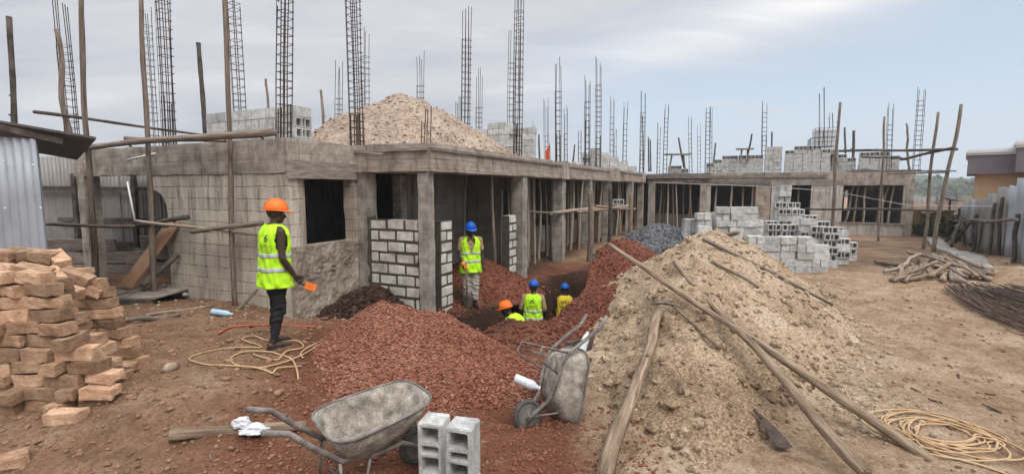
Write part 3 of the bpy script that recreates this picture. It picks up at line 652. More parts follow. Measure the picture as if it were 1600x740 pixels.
# columns: tapered rough casts
def column(s, t, w=0.26, z1=2.62, z0=-0.5, mat='conc_light', seed=0):
    return bpart('column', rough(MB().box(s-w/2, s+w/2, t-w/2, t+w/2, z0, z1), 0.010, seed, 0.12), M[mat])
column(-6.5, 0.12, 0.3, 2.6, mat='conc')
column(0.14, 1.72, 0.26); column(1.60, 1.66, 0.21, seed=3)
column(0.02, 2.9, 0.22, mat='conc', seed=4)
WING_T = [5.85, 9.0, 12.2, 15.3, 18.6, 21.6]
for i, t in enumerate(WING_T): column(1.62 if t < 15.4 else 1.95, t, 0.32 if i < 2 else 0.30, 2.62, seed=5+i)
# porch and wing edge beam still in its timber forms
def formbeam(p, q, nrm, seed, top=3.165):
    """concrete lip, timber side boards and the soffit board of an edge beam from p to q (s, t); nrm points out"""
    p = Vector((*p, 0)); q = Vector((*q, 0)); n = Vector((*nrm, 0)); d = q-p
    def bx(off0, off1, z0, z1, cut=0.0):
        m = MB(); c = (p+q)/2+n*(off0+off1)/2+Vector((0,0,(z0+z1)/2)); m.obox(c, d/2*(1-cut), n*(off1-off0)/2, Vector((0,0,(z1-z0)/2))); return m
    bpart('beam', rough(bx(-0.22, -0.004, 2.62, top), 0.010, seed), M['conc'])
    f = bpart('formwork_board', rough(bx(0.0, 0.028, 2.70, 2.88), 0.004, seed+1), M['form'])
    bpart('formwork_board', rough(bx(0.002, 0.03, 2.884, 3.045), 0.006, seed+2), M['form'])
    bpart('formwork_batten', rough(bx(0.028, 0.075, 3.02, 3.07), 0.005, seed+3), M['plank'])
    bpart('formwork_batten', rough(bx(0.0, 0.085, 2.645, 2.695), 0.005, seed+4), M['form'])
formbeam((0.0,1.60), (1.72,1.60), (0,-1), 21)
formbeam((1.72,1.60), (1.72,8.72), (1,0), 31)
formbeam((1.72,9.28), (1.72,15.1), (1,0), 41)
formbeam((2.02,15.55), (2.02,21.3), (1,0), 51)
for (s0, s1, t0, t1, sd) in ((1.5,1.86,8.72,9.28,61),(1.5,2.12,15.1,15.55,62),(1.5,2.16,21.3,21.9,63)):
    bpart('beam', rough(MB().box(s0, s1, t0, t1, 2.62, 3.17), 0.012, sd), M['conc'])
bpart('beam', rough(MB().box(-0.05, 0.27, 1.575, 1.7, 2.6, 3.165), 0.012, 64), M['conc'])
# new infill of pale blocks laid in dark mortar
def block_wall(s0, s1, t0, t1, z0, z1, seed, along='s'):
    rng = np.random.default_rng(seed)
    mo = MB(); e = 0.012
    if along == 's': mo.box(s0, s1, t0+e, t1-e, z0, z1-0.01)
    else: mo.box(s0+e, s1-e, t0, t1, z0, z1-0.01)
    bl = MB(); c = 0.215; k = 0; z = z1-0.2
    while z > z0-0.25:
        a0 = (s0 if along == 's' else t0); a1 = (s1 if along == 's' else t1)
        x = a0-(0.0 if k % 2 == 0 else 0.21) ; 
        while x < a1-0.03:
            xa = max(x, a0+0.004)+0.010+0.010*rng.random(); xb = min(x+0.405, a1-0.004)-0.012*rng.random()
            if xb-xa > 0.05:
                j = 0.004*rng.normal(); zz = z+0.005*rng.normal()
                if along == 's': bl.box(xa, xb, t0+j, t1+j, zz+0.014+0.008*rng.random(), zz+0.194)
                else: bl.box(s0+j, s1+j, xa, xb, zz+0.014+0.008*rng.random(), zz+0.194)
            x += 0.42
        z -= c; k += 1
    o = bl.build('block_wall', M['wallblock'], B, world=False); bevel_mesh(o.data, 0.012, 2)
    mo2 = mo.build('mortar', M['mortar'], o, world=False)
    return o
block_wall(0.30, 1.47, 1.60, 1.80, -0.3, 1.74, 1)
block_wall(1.50, 1.70, 1.98, 2.40, -0.3, 1.72, 2, 't')
block_wall(1.48, 1.70, 5.05, 5.50, -0.5, 1.66, 3, 't')
bpart('mortar', rough(MB().box(1.455, 1.505, 1.58, 1.80, -0.3, 1.72), 0.02, 71, 0.08), M['mortar'])
bpart('mortar', rough(MB().box(0.265, 0.31, 1.585, 1.8, -0.3, 1.78), 0.02, 72, 0.08), M['mortar'])
# inner walls
mb = MB()
wall_t(mb, 0.2, 6.0, -3.3, 0.2, -0.4, 2.93)                                   # side of the front room
wall_s(mb, -3.3, -0.35, 6.0, 0.2, -0.4, 2.93, [(-1.5,-1.2,1.5,2.4)])
wall_t(mb, 3.4, 6.0, -0.15, 0.2, -0.5, 2.93)                                  # back of the porch
wall_s(mb, -0.15, 1.2, 6.2, 0.15, -0.5, 2.93, [(0.9,1.2,-0.5,2.3)])
wall_t(mb, 6.4, 22.8, -2.2, 0.2, -0.5, 2.93)
for t in (12.4, 18.8): wall_s(mb, -2.2, 0.2, t, 0.2, -0.5, 2.93)
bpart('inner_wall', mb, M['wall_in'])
mb = MB(); 
for t0, t1 in ((6.6,9.1),(9.9,12.2),(12.8,15.5),(16.0,18.6),(19.1,22.4)): wall_t(mb, t0, t1, 0.45, 0.2, -0.5, 0.95)
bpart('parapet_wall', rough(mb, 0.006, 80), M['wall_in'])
for t in (6.6, 9.5, 12.4, 15.7, 18.8): bpart('pier', rough(MB().box(0.22, 0.48, t-0.05, t+0.25, -0.5, 2.93), 0.01, 81), M['conc'])
# far wing across the end of the yard
FT = 23.0
bpart('roof_edge', rough(MB().box(2.1, 5.5, FT-0.35, FT+0.2, 2.86, 3.13), 0.012, 90), M['plank'])
bpart('beam', rough(MB().box(2.1, 5.0, FT-0.1, FT+0.2, 2.62, 2.80), 0.012, 90), M['conc'])
bpart('beam', rough(MB().box(4.9, 11.0, FT-0.03, FT+0.22, 2.47, 3.13), 0.012, 91), M['conc_light'])
bpart('beam', rough(MB().box(11.0, 14.4, FT-0.02, FT+0.22, 2.47, 3.14), 0.012, 92), M['conc'])
for s0, s1, z0, z1 in ((5.0,10.9,2.86,3.0),(5.0,8.4,2.55,2.72)):
    bpart('formwork_board', rough(MB().box(s0, s1, FT-0.075, FT-0.04, z0, z1), 0.006, 93), M['plank'])
column(2.35, FT, 0.36, 2.62, seed=20); column(5.14, FT, 0.34, 2.5, seed=21)
mb = MB(); wall_s(mb, 5.3, 14.2, FT, 0.2, -0.4, 2.47, [(5.5,7.75,1.0,2.47),(7.75,8.45,-0.4,2.47),(9.02,10.24,0.35,2.47),(11.6,14.02,0.62,2.46)])
bpart('wall', rough(mb, 0.008, 95, 0.5), M['wall_far'])
bpart('column', rough(MB().box(14.1, 14.42, FT-0.04, FT+0.25, -0.4, 2.47), 0.01, 96), M['conc'])
bpart('hoarding', MB().box(7.72, 8.42, FT+0.02, FT+0.08, -0.3, 2.45), M['form'])
bpart('sill', rough(MB().box(11.5, 14.1, FT-0.06, FT+0.2, 0.58, 0.63), 0.006, 97), M['conc_light'])
mb = MB(); wall_s(mb, 2.0, 5.0, FT+1.9, 0.2, -0.4, 0.75)
bpart('parapet_wall', mb, M['wall_far'])
mb = MB(); wall_s(mb, -2.2, 14.2, FT+5.5, 0.2, -0.4, 2.93, [(8.3,8.6,0.4,2.3),(12.6,12.8,1.0,2.2)])
wall_t(mb, FT, FT+5.5, -2.0, 0.2, -0.4, 2.93); wall_t(mb, FT+0.2, FT+5.5, 14.4, 0.2, -0.4, 2.93)
for s in (5.4, 11.0): wall_t(mb, FT+1.9, FT+5.5, s, 0.2, -0.4, 2.93)
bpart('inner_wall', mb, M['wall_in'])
# floor plinth inside
mb = MB(); mb.box(-3.3, 0.3, 6.4, 22.8, -0.6, -0.18)
bpart('plinth', rough(mb, 0.02, 99, 0.6), M['conc'])
# ---- reinforcement cages rising from the columns (cast into the building)
def cage(x, y, z, topx, topy, topz, w, nb=4, st=0.17, r=0.009, starter=0.0, st_from=0.0, name='rebar_cage', st_to=1.0, seed=0, d=None):
    """vertical bars and stirrups from a base to a top (world), put into the building's axes"""
    rg = random.Random(seed*7+3)
    base = Vector((x, y, z)); top = Vector((topx, topy, topz)); ax = top-base; Lg = ax.length; axn = ax.normalized()
    u = Vector((UX, UY, 0)); w_ = Vector((WX, WY, 0)); d = d or w*0.85
    corners = [(-w/2,-d/2),(w/2,-d/2),(w/2,d/2),(-w/2,d/2)]
    if nb == 6: corners += [(0,-d/2),(0,d/2)]
    def tolocal(p): return Vector((*wb(p.x, p.y), p.z))
    mb = MB()
    for (a, c) in corners:
        e = rg.uniform(-0.32, 0.22)
        p0 = base+w_*a+u*c; pts = []
        bow = Vector((rg.uniform(-1,1), rg.uniform(-1,1), 0))*0.022*Lg/3
        for i in range(5):
            f = i/4; pts.append(tolocal(p0+axn*(Lg+e)*f+bow*math.sin(f*3.1)*1.0))
        mb.tube(pts, r, 5)
    if starter:
        for (a, c) in corners:
            p0 = base+w_*(a*0.88+rg.uniform(-.01,.01))+u*(c*0.8); h = starter*rg.uniform(0.85,1.1)
            mb.tube([tolocal(p0), tolocal(p0+axn*h)], r*1.15, 5)
    o = mb.build(name, M['steel'], B, world=False)
    sb = MB(); h = max(0.08, st_from*Lg); path = []
    while h < Lg*st_to-0.05:        # one bent tie wire climbing the bars
        c0 = base+axn*h; tl = rg.uniform(-0.012, 0.012)
        ring = [tolocal(c0+w_*a*1.12+u*c*1.12+Vector((0,0,tl*(1 if a > 0 else -1)))) for a, c in corners[:4]]
        path += ring+[ring[0]+Vector((0,0,0.006))]
        h += st*rg.uniform(0.85, 1.2)
    if len(path) > 2: sb.tube(path, r*0.75, 4); sb.build('stirrup_lattice', M['steel'], o, world=False)
    return o
# (base px, distance, top px, top py, width in px, bars, starter length, stirrups from/to, spacing)
CAGES = [
 (121,11.6,92,-12,16,6,0,0.0,0.72,0.15), (246,15,228,12,12,4,0,0,0.9,0.2), (270,10.3,254,-14,17,6,1.1,0,1,0.17), (382,11.4,364,-10,15,4,0,0,1,0.16),
 (447,8.3,446,-20,19,6,0.62,0,1,0.135), (561,9.95,551,-20,18,6,0.75,0,1,0.14), (574,16,570,44,11,4,0,0,0.85,0.18), (530,19,530,103,9,4,0,0,0.7,0.2),
 (658,17,657,80,10,4,0,0,0.75,0.2), (666,9.05,667,165,12,4,0,0,0.25,0.2), (728,14.2,730,8,12,6,0.5,0,0.8,0.17), (748,22,749,114,8,4,0,0,0.7,0.22),
 (718,20,716,150,7,4,0,0,0.0,0.3), (809,13.0,812,-14,12,6,1.0,0,0.9,0.17), (798,17,801,48,10,4,0,0,0.8,0.2), (834,31,834,192,5,4,0,0,0.6,0.3),
 (854,25,853,159,6,4,0,0,0.6,0.25), (872,16.2,872,99,8,4,1.1,0,0.75,0.2), (884,26,884,170,5,4,0,0,0.7,0.3), (906,30,906,205,5,4,0,0,0.8,0.3),
 (917,19.5,918,125,8,4,2.0,0,0.8,0.25), (934,21.5,935,93,8,4,1.6,0,0.8,0.22), (955,28,957,150,6,4,0,0,0.8,0.3), (962,31,961,200,4,4,0,0,0.7,0.3),
 (975,27,978,163,6,4,0,0,0.8,0.28), (1002,27,1005,148,7,4,1.2,0,0.8,0.25), (1028,32,1030,196,5,4,0,0,0.8,0.3), (1038,28,1042,168,6,4,0,0,0.85,0.25),
 (1079,33,1078,183,5,4,0,0,0.8,0.3), (1092,34,1092,195,5,4,0,0,0.8,0.3), (1104,27,1107,164,7,4,0,0,0.9,0.25), (1110,29,1111,170,4,4,0,0,0.9,0.3),
 (1192,26.5,1195,158,7,4,2.0,0,0.9,0.24), (1283,25.5,1284,142,7,4,0,0,0.35,0.25), (1299,29,1298,178,5,4,0,0,0.7,0.3), (1386,24,1392,165,7,4,0,0,0.8,0.24), (1429,23,1441,131,9,4,0,0,0.85,0.22)]
for i, (bx_, D, tx, ty, wpx, nb, stt, sf, stto, sp) in enumerate(CAGES):
    b0 = at(bx_, 293, D); tp = at(tx, ty, D)
    cage(b0.x, b0.y, SLAB-0.02, tp.x, tp.y, tp.z, wpx*D/FOC*0.85, nb, sp, 0.0095 if D < 18 else 0.0115, stt, sf, st_to=stto, seed=i)
# ================================================================== POLES, SCAFFOLDS, PROPS
def wob_path(p, q, amp, n, seed):
    rg = random.Random(seed); p = Vector(p); q = Vector(q); d = (q-p).normalized()
    a = d.cross(Vector((0,1,0.2))).normalized(); b = d.cross(a)
    f1, f2 = rg.uniform(0.6,1.3), rg.uniform(1.5,3.0); h1, h2, h3 = [rg.uniform(0,6.28) for _ in range(3)]
    pts = []
    for i in range(n+1):
        t = i/n; e = math.sin(math.pi*t)**0.5 if 0 < t < 1 else 0
        o = a*(math.sin(h1+f1*6.28*t)-0*math.sin(h1))*amp + b*(math.sin(h2+f1*5*t))*amp*0.7 + a*math.sin(h3+f2*6.28*t)*amp*0.35
        pts.append(p.lerp(q, t)+o*e)
    return pts
def pole_mb(p, q, r0, r1, amp=0.02, n=14, seed=0, knots=True, sides=8):
    rg = random.Random(seed+99); mb = MB(); pts = wob_path(p, q, amp, n, seed)
    rr = [(r0+(r1-r0)*i/n)*rg.uniform(0.92,1.08) for i in range(n+1)]
    mb.tube(pts, rr, sides)
    if knots:
        for _ in range(3):
            i = rg.randrange(1, n); mb.tube([pts[i], pts[i]+Vector((rg.uniform(-1,1), rg.uniform(-1,1), rg.uniform(0.2,0.9))).normalized()*rr[i]*1.9], [rr[i]*0.5, rr[i]*0.3], 5)
    return mb
def pole(name, label, p, q, r0, r1=None, amp=0.02, mat='wood', seed=0, cat='pole', group=None, n=14, knots=True):
    p = Vector(p); q = Vector(q)
    mb = pole_mb((0,0,0), (0,0,(q-p).length), r0, r1 or r0*0.8, amp, n, seed, knots)
    o = mb.build(name, M[mat], smooth=True, base=False)
    o.location = p; o.rotation_euler = (q-p).to_track_quat('Z', 'Y').to_euler()
    return tag(o, label, cat, group)
def gpt(px, py, Y, dz=0):
    p = at(px, py, Y); return p
# left scaffold
def base(px, Y, dz=-0.15):
    x = (px-800)/FOC*Y*0.995; return Vector((x, Y, gz(x, Y)+dz))
pole('scaffold_pole', 'thick dark upright scaffold pole beside the broken left end of the front wall', base(134,9.9), at(127,-16,9.9), 0.062, 0.045, 0.035, 'wood', 1)
pole('scaffold_pole', 'upright pole in front of the jagged wall opening, behind the brown board', base(228,9.1), at(220,-16,9.1), 0.05, 0.038, 0.03, 'wood', 2)
pole('scaffold_pole', 'upright grey pole close to the middle of the front wall', base(356,8.45), at(350,-16,8.45), 0.048, 0.038, 0.03, 'wood', 3)
pole('scaffold_pole', 'short crooked pole leaning beside the tall rebar cage above the shed roof', at(114,235,11), at(88,46,11), 0.06, 0.045, 0.06, 'wood', 4)
pole('scaffold_pole', 'lone upright pole rising behind the shed roof', Vector((*(at(20,293,10)[:2]), 0.2)), at(14,26,10), 0.055, 0.045, 0.02, 'wood_dark', 5)
pole('scaffold_rail', 'thick top rail tied along the front wall under the block stack', at(62,236,10.35), at(428,206,7.75), 0.052, 0.062, 0.035, 'wood', 6, n=18)
pole('scaffold_rail', 'thinner second rail lying over the thick top rail', at(196,216,9.3), at(352,220,8.5), 0.04, 0.035, 0.02, 'wood', 7)
pole('scaffold_rail', 'long thin rail with a pointed end running above the wall top', at(54,175,11.2), at(322,211,9.6), 0.042, 0.02, 0.02, 'wood_dark', 8)
pole('scaffold_rail', 'thin grey low rail across the broken wall opening', at(70,350,9.95), at(262,354,9.2), 0.036, 0.03, 0.03, 'wood', 9)
pole('scaffold_rail', 'pale crooked low rail tied to the poles in front of the block wall', at(212,345,9.1), at(405,367,8.3), 0.033, 0.028, 0.02, 'wood_pale', 10)
pole('scaffold_rail', 'stout low rail with a sawn end beside the orange helmeted worker', at(300,362,8.6), at(409,348,8.1), 0.04, 0.046, 0.01, 'wood', 11)
pole('scaffold_rail', 'short thick dark stub of rail above the brown board', at(214,352,9.35), at(294,339,9.0), 0.036, 0.046, 0.01, 'wood_dark', 12)
pole('strut', 'dark pole propped diagonally against the wall end beside the brown board', at(222,447,9.0), at(279,397,9.3), 0.055, 0.05, 0.005, 'wood_dark', 13)
pole('strut', 'thin stick propped between the ground and the wall left of the worker', at(372,484,8.1), at(402,452,8.35), 0.03, 0.024, 0.01, 'wood', 14)
pole('post', 'dark square post standing on the slab left of the block stack', at(322,222,10.9), at(310,67,10.9), 0.05, 0.045, 0.004, 'wood_dark', 15, knots=False)
pole('stick', 'thin pole standing on the slab beside the roof sand heap', at(506,200,13), at(501,140,13), 0.04, 0.03, 0.03, 'wood', 16)
pole('stick', 'thin stick standing behind the block stack on the left roof', at(420,175,14), at(415,123,14), 0.035, 0.03, 0.01, 'wood', 17)
for i, (a, b, lab) in enumerate([((533,235,9.6),(598,240,9.2),'white pipe sticking out of the beam above the open window'),((572,231,9.5),(600,239,9.2),'short white pipe crossing the long white pipe on the roof edge'),
      ((199,250,9.7),(246,239,9.6),'white conduit lying against the ring beam on the left')]):
    tag(MB().tube([at(*a), at(*b)], 0.022, 8).build('pipe', M['pvc'], smooth=True), lab, 'pipe')
tag(MB().tube([at(199,284,9.35), at(206,320,9.3), at(211,346,9.25)], 0.017, 8).build('pipe', M['pvc'], smooth=True), 'thin pale pipe hanging in front of the broken wall opening', 'pipe')
# right scaffold
pole('scaffold_pole', 'crooked tall pole farthest right of the building corner, leaning outward at its top', base(1467,17.3), at(1502,163,17.3), 0.07, 0.05, 0.06, 'wood', 21)
pole('scaffold_pole', 'slim pole between the building corner and the crooked leaning pole', base(1450,18.2), at(1466,175,18.2), 0.058, 0.042, 0.05, 'wood', 22)
pole('scaffold_pole', 'upright pole in front of the propped window of the far wing', base(1379,20.6), at(1382,182,20.6), 0.05, 0.04, 0.03, 'wood', 23)
pole('scaffold_pole', 'tall pole right of the water tank platform, standing against the plain wall', base(1303,22.0), at(1313,160,22.0), 0.075, 0.055, 0.05, 'wood', 24)
pole('stick', 'bent pole on the roof left of the leaning rebar cage at the far corner', at(1421,266,24), at(1416,193,24), 0.055, 0.045, 0.06, 'wood', 25)
pole('scaffold_rail', 'long upper rail running right from the water tank platform', at(1312,236,21.8), at(1496,233,17.3), 0.055, 0.05, 0.03, 'wood_dark', 26)
pole('scaffold_rail', 'short rail slanting up to the top of the crooked pole', at(1408,249,20), at(1490,231,17.2), 0.055, 0.05, 0.03, 'wood_dark', 27)
pole('scaffold_rail', 'thin rail just above the roof right of the last block stack', at(1345,245,22), at(1410,247,20.5), 0.04, 0.035, 0.02, 'wood_dark', 28)
pole('scaffold_rail', 'low rail crossing the propped window of the far wing', at(1258,326,22.6), at(1492,330,17.2), 0.05, 0.045, 0.06, 'wood_dark', 29)
for i, (a, b, lab) in enumerate([((1325,268,22.0),(1490,267,17.1),'long plank lying on the roof edge out to the crooked pole'),((1390,272,20.5),(1478,269,17.6),'shorter plank under the long roof edge plank'),((1330,266,23.2),(1440,266,21.5),'pale plank on the far roof edge')]):
    tag(rough(MB().beam(at(*a), at(*b), 0.22, 0.05), 0.01, i).build('scaffold_plank', M['plank']), lab, 'plank')
# middle scaffold in front of the wing
pole('scaffold_rail', 'pale thick rail of the low scaffold in front of the wing', at(858,334,14.9), at(985,321,18.3), 0.06, 0.05, 0.05, 'wood_pale', 31)
pole('scaffold_rail', 'thin rail joining the second pier to the low wing scaffold', at(820,330,14.4), at(868,332,15.0), 0.035, 0.03, 0.02, 'wood', 32)
pole('scaffold_rail', 'reddish short rail under the low wing scaffold', at(902,331,15.6), at(970,326,17.4), 0.05, 0.04, 0.02, 'wood_tan', 33)
pole('scaffold_rail', 'reddish end rail of the low wing scaffold carrying the loose block', at(930,322,16.4), at(993,327,17.8), 0.05, 0.045, 0.02, 'wood_tan', 34)
pole('scaffold_pole', 'rough upright post of the low wing scaffold with its bark on', Vector((*at(923,293,15.6)[:2],-0.4)), at(923,297,15.6), 0.09, 0.08, 0.03, 'wood', 35)
pole('scaffold_pole', 'reddish upright post at the far end of the low wing scaffold', Vector((*at(985,293,17.6)[:2],-0.4)), at(986,301,17.6), 0.075, 0.07, 0.02, 'wood_tan', 36)
pole('scaffold_pole', 'dark upright post behind the loose block on the wing scaffold', Vector((*at(953,293,16.8)[:2],-0.4)), at(954,290,16.8), 0.07, 0.06, 0.02, 'wood_dark', 37)
# props under the fresh slab of the wing and the far wing
rg = random.Random(4)
def prop(s, t, z1=2.92, label='', group='', lean=0.12, r=0.05, z0=-0.35, mat=None, s2=None, t2=None):
    p = bw(s, t, z0); q = bw(s+rg.uniform(-lean, lean) if s2 is None else s2, t+rg.uniform(-lean, lean) if t2 is None else t2, z1)
    pole('prop', label, p, q, r*rg.uniform(0.85,1.2), r*rg.uniform(0.7,0.95), rg.uniform(0.01,0.045), mat or rg.choice(['wood','wood_pale','wood_pale']), rg.randrange(9999), 'prop', group, n=10, knots=False)
lw = 'thin wooden pole propping the slab of the long wing, one among its many'
t = 6.7
while t < 22.5:
    for s in ((1.2, 0.85) if t < 10 else (1.42, 1.1, 0.75)):
        if rg.random() < 0.88: prop(s+rg.uniform(-0.15,0.15), t+rg.uniform(-0.3,0.3), 2.92, lw, 'props under the long wing')
    t += 0.62
for s, t in ((0.35,2.9),(0.55,4.9),(1.1,5.4)): prop(s, t, 2.92, 'slim pole propping the slab inside the porch beyond the blue helmeted worker', 'props in the porch', 0.05, 0.045)
lv = 'crooked pale pole propping the recessed bay in the far inner corner'
for i in range(9): prop(2.65+i*0.27+rg.uniform(-.08,.08), FT+rg.uniform(0.1,1.2), 2.62, lv, 'props in the recessed corner bay', 0.15, 0.05)
lo = 'pole propping the wide bay of the far wing behind the stacked blocks'
for s in (5.75, 6.5, 7.1, 7.55, 7.68): prop(s, FT+0.35, 2.5, lo, 'props in the wide far bay', 0.06, 0.06)
for s in (9.3, 9.75): prop(s, FT+0.4, 2.5, 'pole propping the narrow dark bay of the far wing', 'props in the narrow far bay', 0.08, 0.055)
lwn = 'pale pole leaning inside the wide propped window at the right end'
for s, s2 in ((11.85,12.15),(12.55,12.58),(13.1,13.5),(13.35,13.25),(13.6,13.75),(12.2,12.3)): prop(s, FT+0.12+rg.uniform(0,0.5), 2.5, lwn, 'props in the right end window', 0, 0.055, 0.45, None, s2)
# wires
tag(MB().tube([at(1020,285,23.4), at(1110,288,23), at(1215,292,22.6), at(1310,300,22), at(1420,321,19.5), at(1555,322,15.5)], 0.008, 5).build('wire', M['pvc']), 'thin slack wire strung across the far wing to the right fence', 'wire')
# ================================================================== BLOCKS
def hollow_block(seed):
    xs = [-0.2,-0.168,-0.058,-0.026,0.026,0.058,0.168,0.2]; zs = [0.0,0.032,0.168,0.2]
    solid = lambda i, j: not (j == 1 and i in (1,3,5))
    mb = MB(); idx = {}
    def vid(i, j, k):
        key = (i, j, k)
        if key not in idx: idx[key] = len(mb.v); mb.v.append((xs[i], -0.1 if k == 0 else 0.1, zs[j]))
        return idx[key]
    for i in range(7):
        for j in range(3):
            if not solid(i, j):     # the cells are blind: a skin of concrete closes them behind
                mb.f.append((vid(i,j,1),vid(i,j+1,1),vid(i+1,j+1,1),vid(i+1,j,1))); continue
            mb.f.append((vid(i,j,0),vid(i+1,j,0),vid(i+1,j+1,0),vid(i,j+1,0))); mb.f.append((vid(i,j,1),vid(i,j+1,1),vid(i+1,j+1,1),vid(i+1,j,1)))
            for (di, dj, a, b) in ((-1,0,(0,0),(0,1)),(1,0,(1,1),(1,0)),(0,-1,(1,0),(0,0)),(0,1,(0,1),(1,1))):
                ii, jj = i+di, j+dj
                if 0 <= ii < 7 and 0 <= jj < 3 and solid(ii, jj): continue
                mb.f.append((vid(i+a[0],j+a[1],0),vid(i+b[0],j+b[1],0),vid(i+b[0],j+b[1],1),vid(i+a[0],j+a[1],1)))
    me = mb.mesh('concrete_block'); bm = bmesh.new(); bm.from_mesh(me)
    bmesh.ops.recalc_face_normals(bm, faces=bm.faces)
    ed = [e for e in bm.edges if len(e.link_faces) == 2 and e.calc_face_angle(0) > 0.5]
    bmesh.ops.bevel(bm, geom=ed, offset=0.007, segments=2, affect='EDGES', clamp_overlap=True)
    rg = random.Random(seed)
    for v in bm.verts:
        n = vnoise(v.co.x*23+seed*7, v.co.z*23+v.co.y*31, seed)
        v.co += v.normal*float(n)*0.007
    bm.to_mesh(me); bm.free(); me.materials.append(M['block']); return me
BLK = [hollow_block(i) for i in range(4)]
rb = random.Random(21)
MASS = MB(); MF = [tuple(p.vertices) for p in BLK[0].polygons]
def block(loc, yaw, label, group, how='H', jit=1.0, cat='concrete block', mass=False):
    """H: cells to the front, S: solid long side to the front, E: end to the front"""
    j = rb.uniform(-0.022,0.022)*jit
    if how == 'H': Rm = Matrix.Rotation(yaw+j, 4, 'Z')
    elif how == 'S': Rm = Matrix.Rotation(yaw+j, 4, 'Z') @ Matrix.Translation((0,0,0.1)) @ Matrix.Rotation(R(90), 4, 'X') @ Matrix.Translation((0,0,-0.1))
    elif how == 'E': Rm = Matrix.Rotation(yaw+R(90)+j, 4, 'Z') @ Matrix.Translation((0,0,0.1)) @ Matrix.Rotation(R(90), 4, 'X') @ Matrix.Translation((0,0,-0.1))
    elif how == 'V': Rm = Matrix.Rotation(yaw+j*0.5, 4, 'Z') @ Matrix.Translation((0,0,0.2)) @ Matrix.Rotation(R(90), 4, 'Y') @ Matrix.Translation((0,0,-0.1))
    Mx = Matrix.Translation(loc) @ Rm
    if mass: MASS.add([Mx @ v.co for v in BLK[0].vertices], MF); return None
    o = link(bpy.data.objects.new('concrete_block', rb.choice(BLK))); o.matrix_world = Mx
    tag(o, label, cat, group); return o
def stack(p, yaw, cols, label, group, pat='S', jit=1.0, depth=0, z=None, top_h=False, hide=0):
    """a stack seen from its front: cols is a list of courses per 0.41 m column from p to the right; pattern of faces S, E, H mixed"""
    p = Vector(p); dx = Vector((math.cos(yaw), math.sin(yaw), 0)); dy = Vector((-math.sin(yaw), math.cos(yaw), 0))
    n = 0
    for i, h in enumerate(cols):
        for k in range(h):
            x = i*0.412; zz = (p.z if z is None else z)+k*0.203
            w = rb.choice(pat)
            if top_h and k == h-1: w = 'H'
            off = Vector((0,0,0))+dx*rb.uniform(-0.008,0.008)*jit+dy*rb.uniform(-0.015,0.015)*jit
            if w == 'E':
                for q in (-0.102, 0.102):
                    block(p+dx*(x+q)+dy*(0.1+rb.uniform(-0.012,0.012)*jit)+off+Vector((0,0,zz-p.z)), yaw, label, group, 'E', jit, mass=k < hide); n += (k >= hide)
            else:
                block(p+dx*x+off+Vector((0,0,zz-p.z)), yaw, label, group, w, jit, mass=k < hide); n += (k >= hide)
    return n
nb = 0
YB = -TH
# left roof stack
g = 'blocks stacked on the left roof'; lb = 'grey hollow block in the long stack on the front left roof'
c0 = at(466,293,9.35); 
for r_, rowz in enumerate(range(4)):
    pass
s0, t0 = wb(c0.x, c0.y)
for k in range(4):
    z = SLAB+k*0.203; s = s0
    x = 0
    # end of the stack shows cells to the right
    nb += 1; block(bw(s0-0.1, t0+0.2, z), YB+R(90), lb, g, 'H' if k in (1,2) else 'S', 0.4)
    s = s0-0.2
    while s > s0-2.6+0.0:
        w = rb.choice('SSE')
        if w == 'S' and s-0.41 > s0-2.75: nb += 1; block(bw(s-0.205, t0+0.1, z), YB, lb, g, 'S', 0.4); s -= 0.41
        else: nb += 1; block(bw(s-0.102, t0+0.2, z), YB, lb, g, 'E', 0.4); s -= 0.205
# stack behind the roof sand heap
p = bw(0.35, 8.6, SLAB)
nb += stack(bw(-1.6,9.0,SLAB), YB+R(4), [5,6,7,7,6,6], 'grey block in the tall stack behind the roof sand heap', 'blocks behind the roof sand heap', 'SSE', hide=3)
# stack above the wing
nb += stack(bw(0.2,15.4,SLAB), R(-2), [2,4,5,4,3,2,1], 'small grey block in the stepped stack on the roof of the long wing', 'blocks on the long wing roof', 'SSEH')
# far wing roof, nearest columns as single blocks
gA = 'blocks stacked left on the far roof'; la = 'grey block in the stepped stack left on the far roof, below the small platform'
nb += stack(bw(5.35,FT+1.0,SLAB), YB, [3,4,5,5,5,5,5], la, gA, 'EES', top_h=True, hide=9); nb += stack(bw(8.3,FT+0.9,SLAB), YB, [7,7], la, gA, 'ES', hide=9)
nA = nb
# stacks in the yard
def yard(px, Y, yaw, cols, label, group, pat, z=0.0, **k):
    k.setdefault('jit', 2.6)
    q = at(px, 293, Y); return stack((q.x, q.y, z), yaw, cols, label, group, pat, **k)
g1 = 'blocks of the tall yard stack'; l1 = 'grey block in the tall yard stack just behind the sand ridge'
nb += yard(1130,14.6,R(-6),[9,9,9], l1, g1, 'SSE', -0.05, hide=4); nb += yard(1190-6,14.7,R(-6),[7], l1, g1, 'S', -0.05, hide=2)
nb += yard(1082,15.0,R(-6),[7], l1, g1, 'E', -0.05, hide=4); nb += yard(1101,14.7,R(-6),[8], l1, g1, 'E', -0.05, hide=4); nb += yard(1104,14.15,R(-6),[6], l1, g1, 'SE', 0.0, hide=3)
g2 = 'blocks of the low front yard stack'; l2 = 'grey block in the low front yard stack, solid sides outward'
nb += yard(1186,13.2,R(-8),[5,5,5,5,4], l2, g2, 'ESSEE', 0.0, hide=1)
g3 = 'blocks of the stepped yard stack'; l3 = 'grey block in the stepped stack rising like a stair by the far wing'
nb += yard(1207,16.6,R(-10),[6,8,8,7,6,5], l3, g3, 'SHS', 0.0, top_h=True, hide=4); nb += yard(1221,17.2,R(-10),[9,9], l3, g3, 'S', 0.0, top_h=True, hide=6)
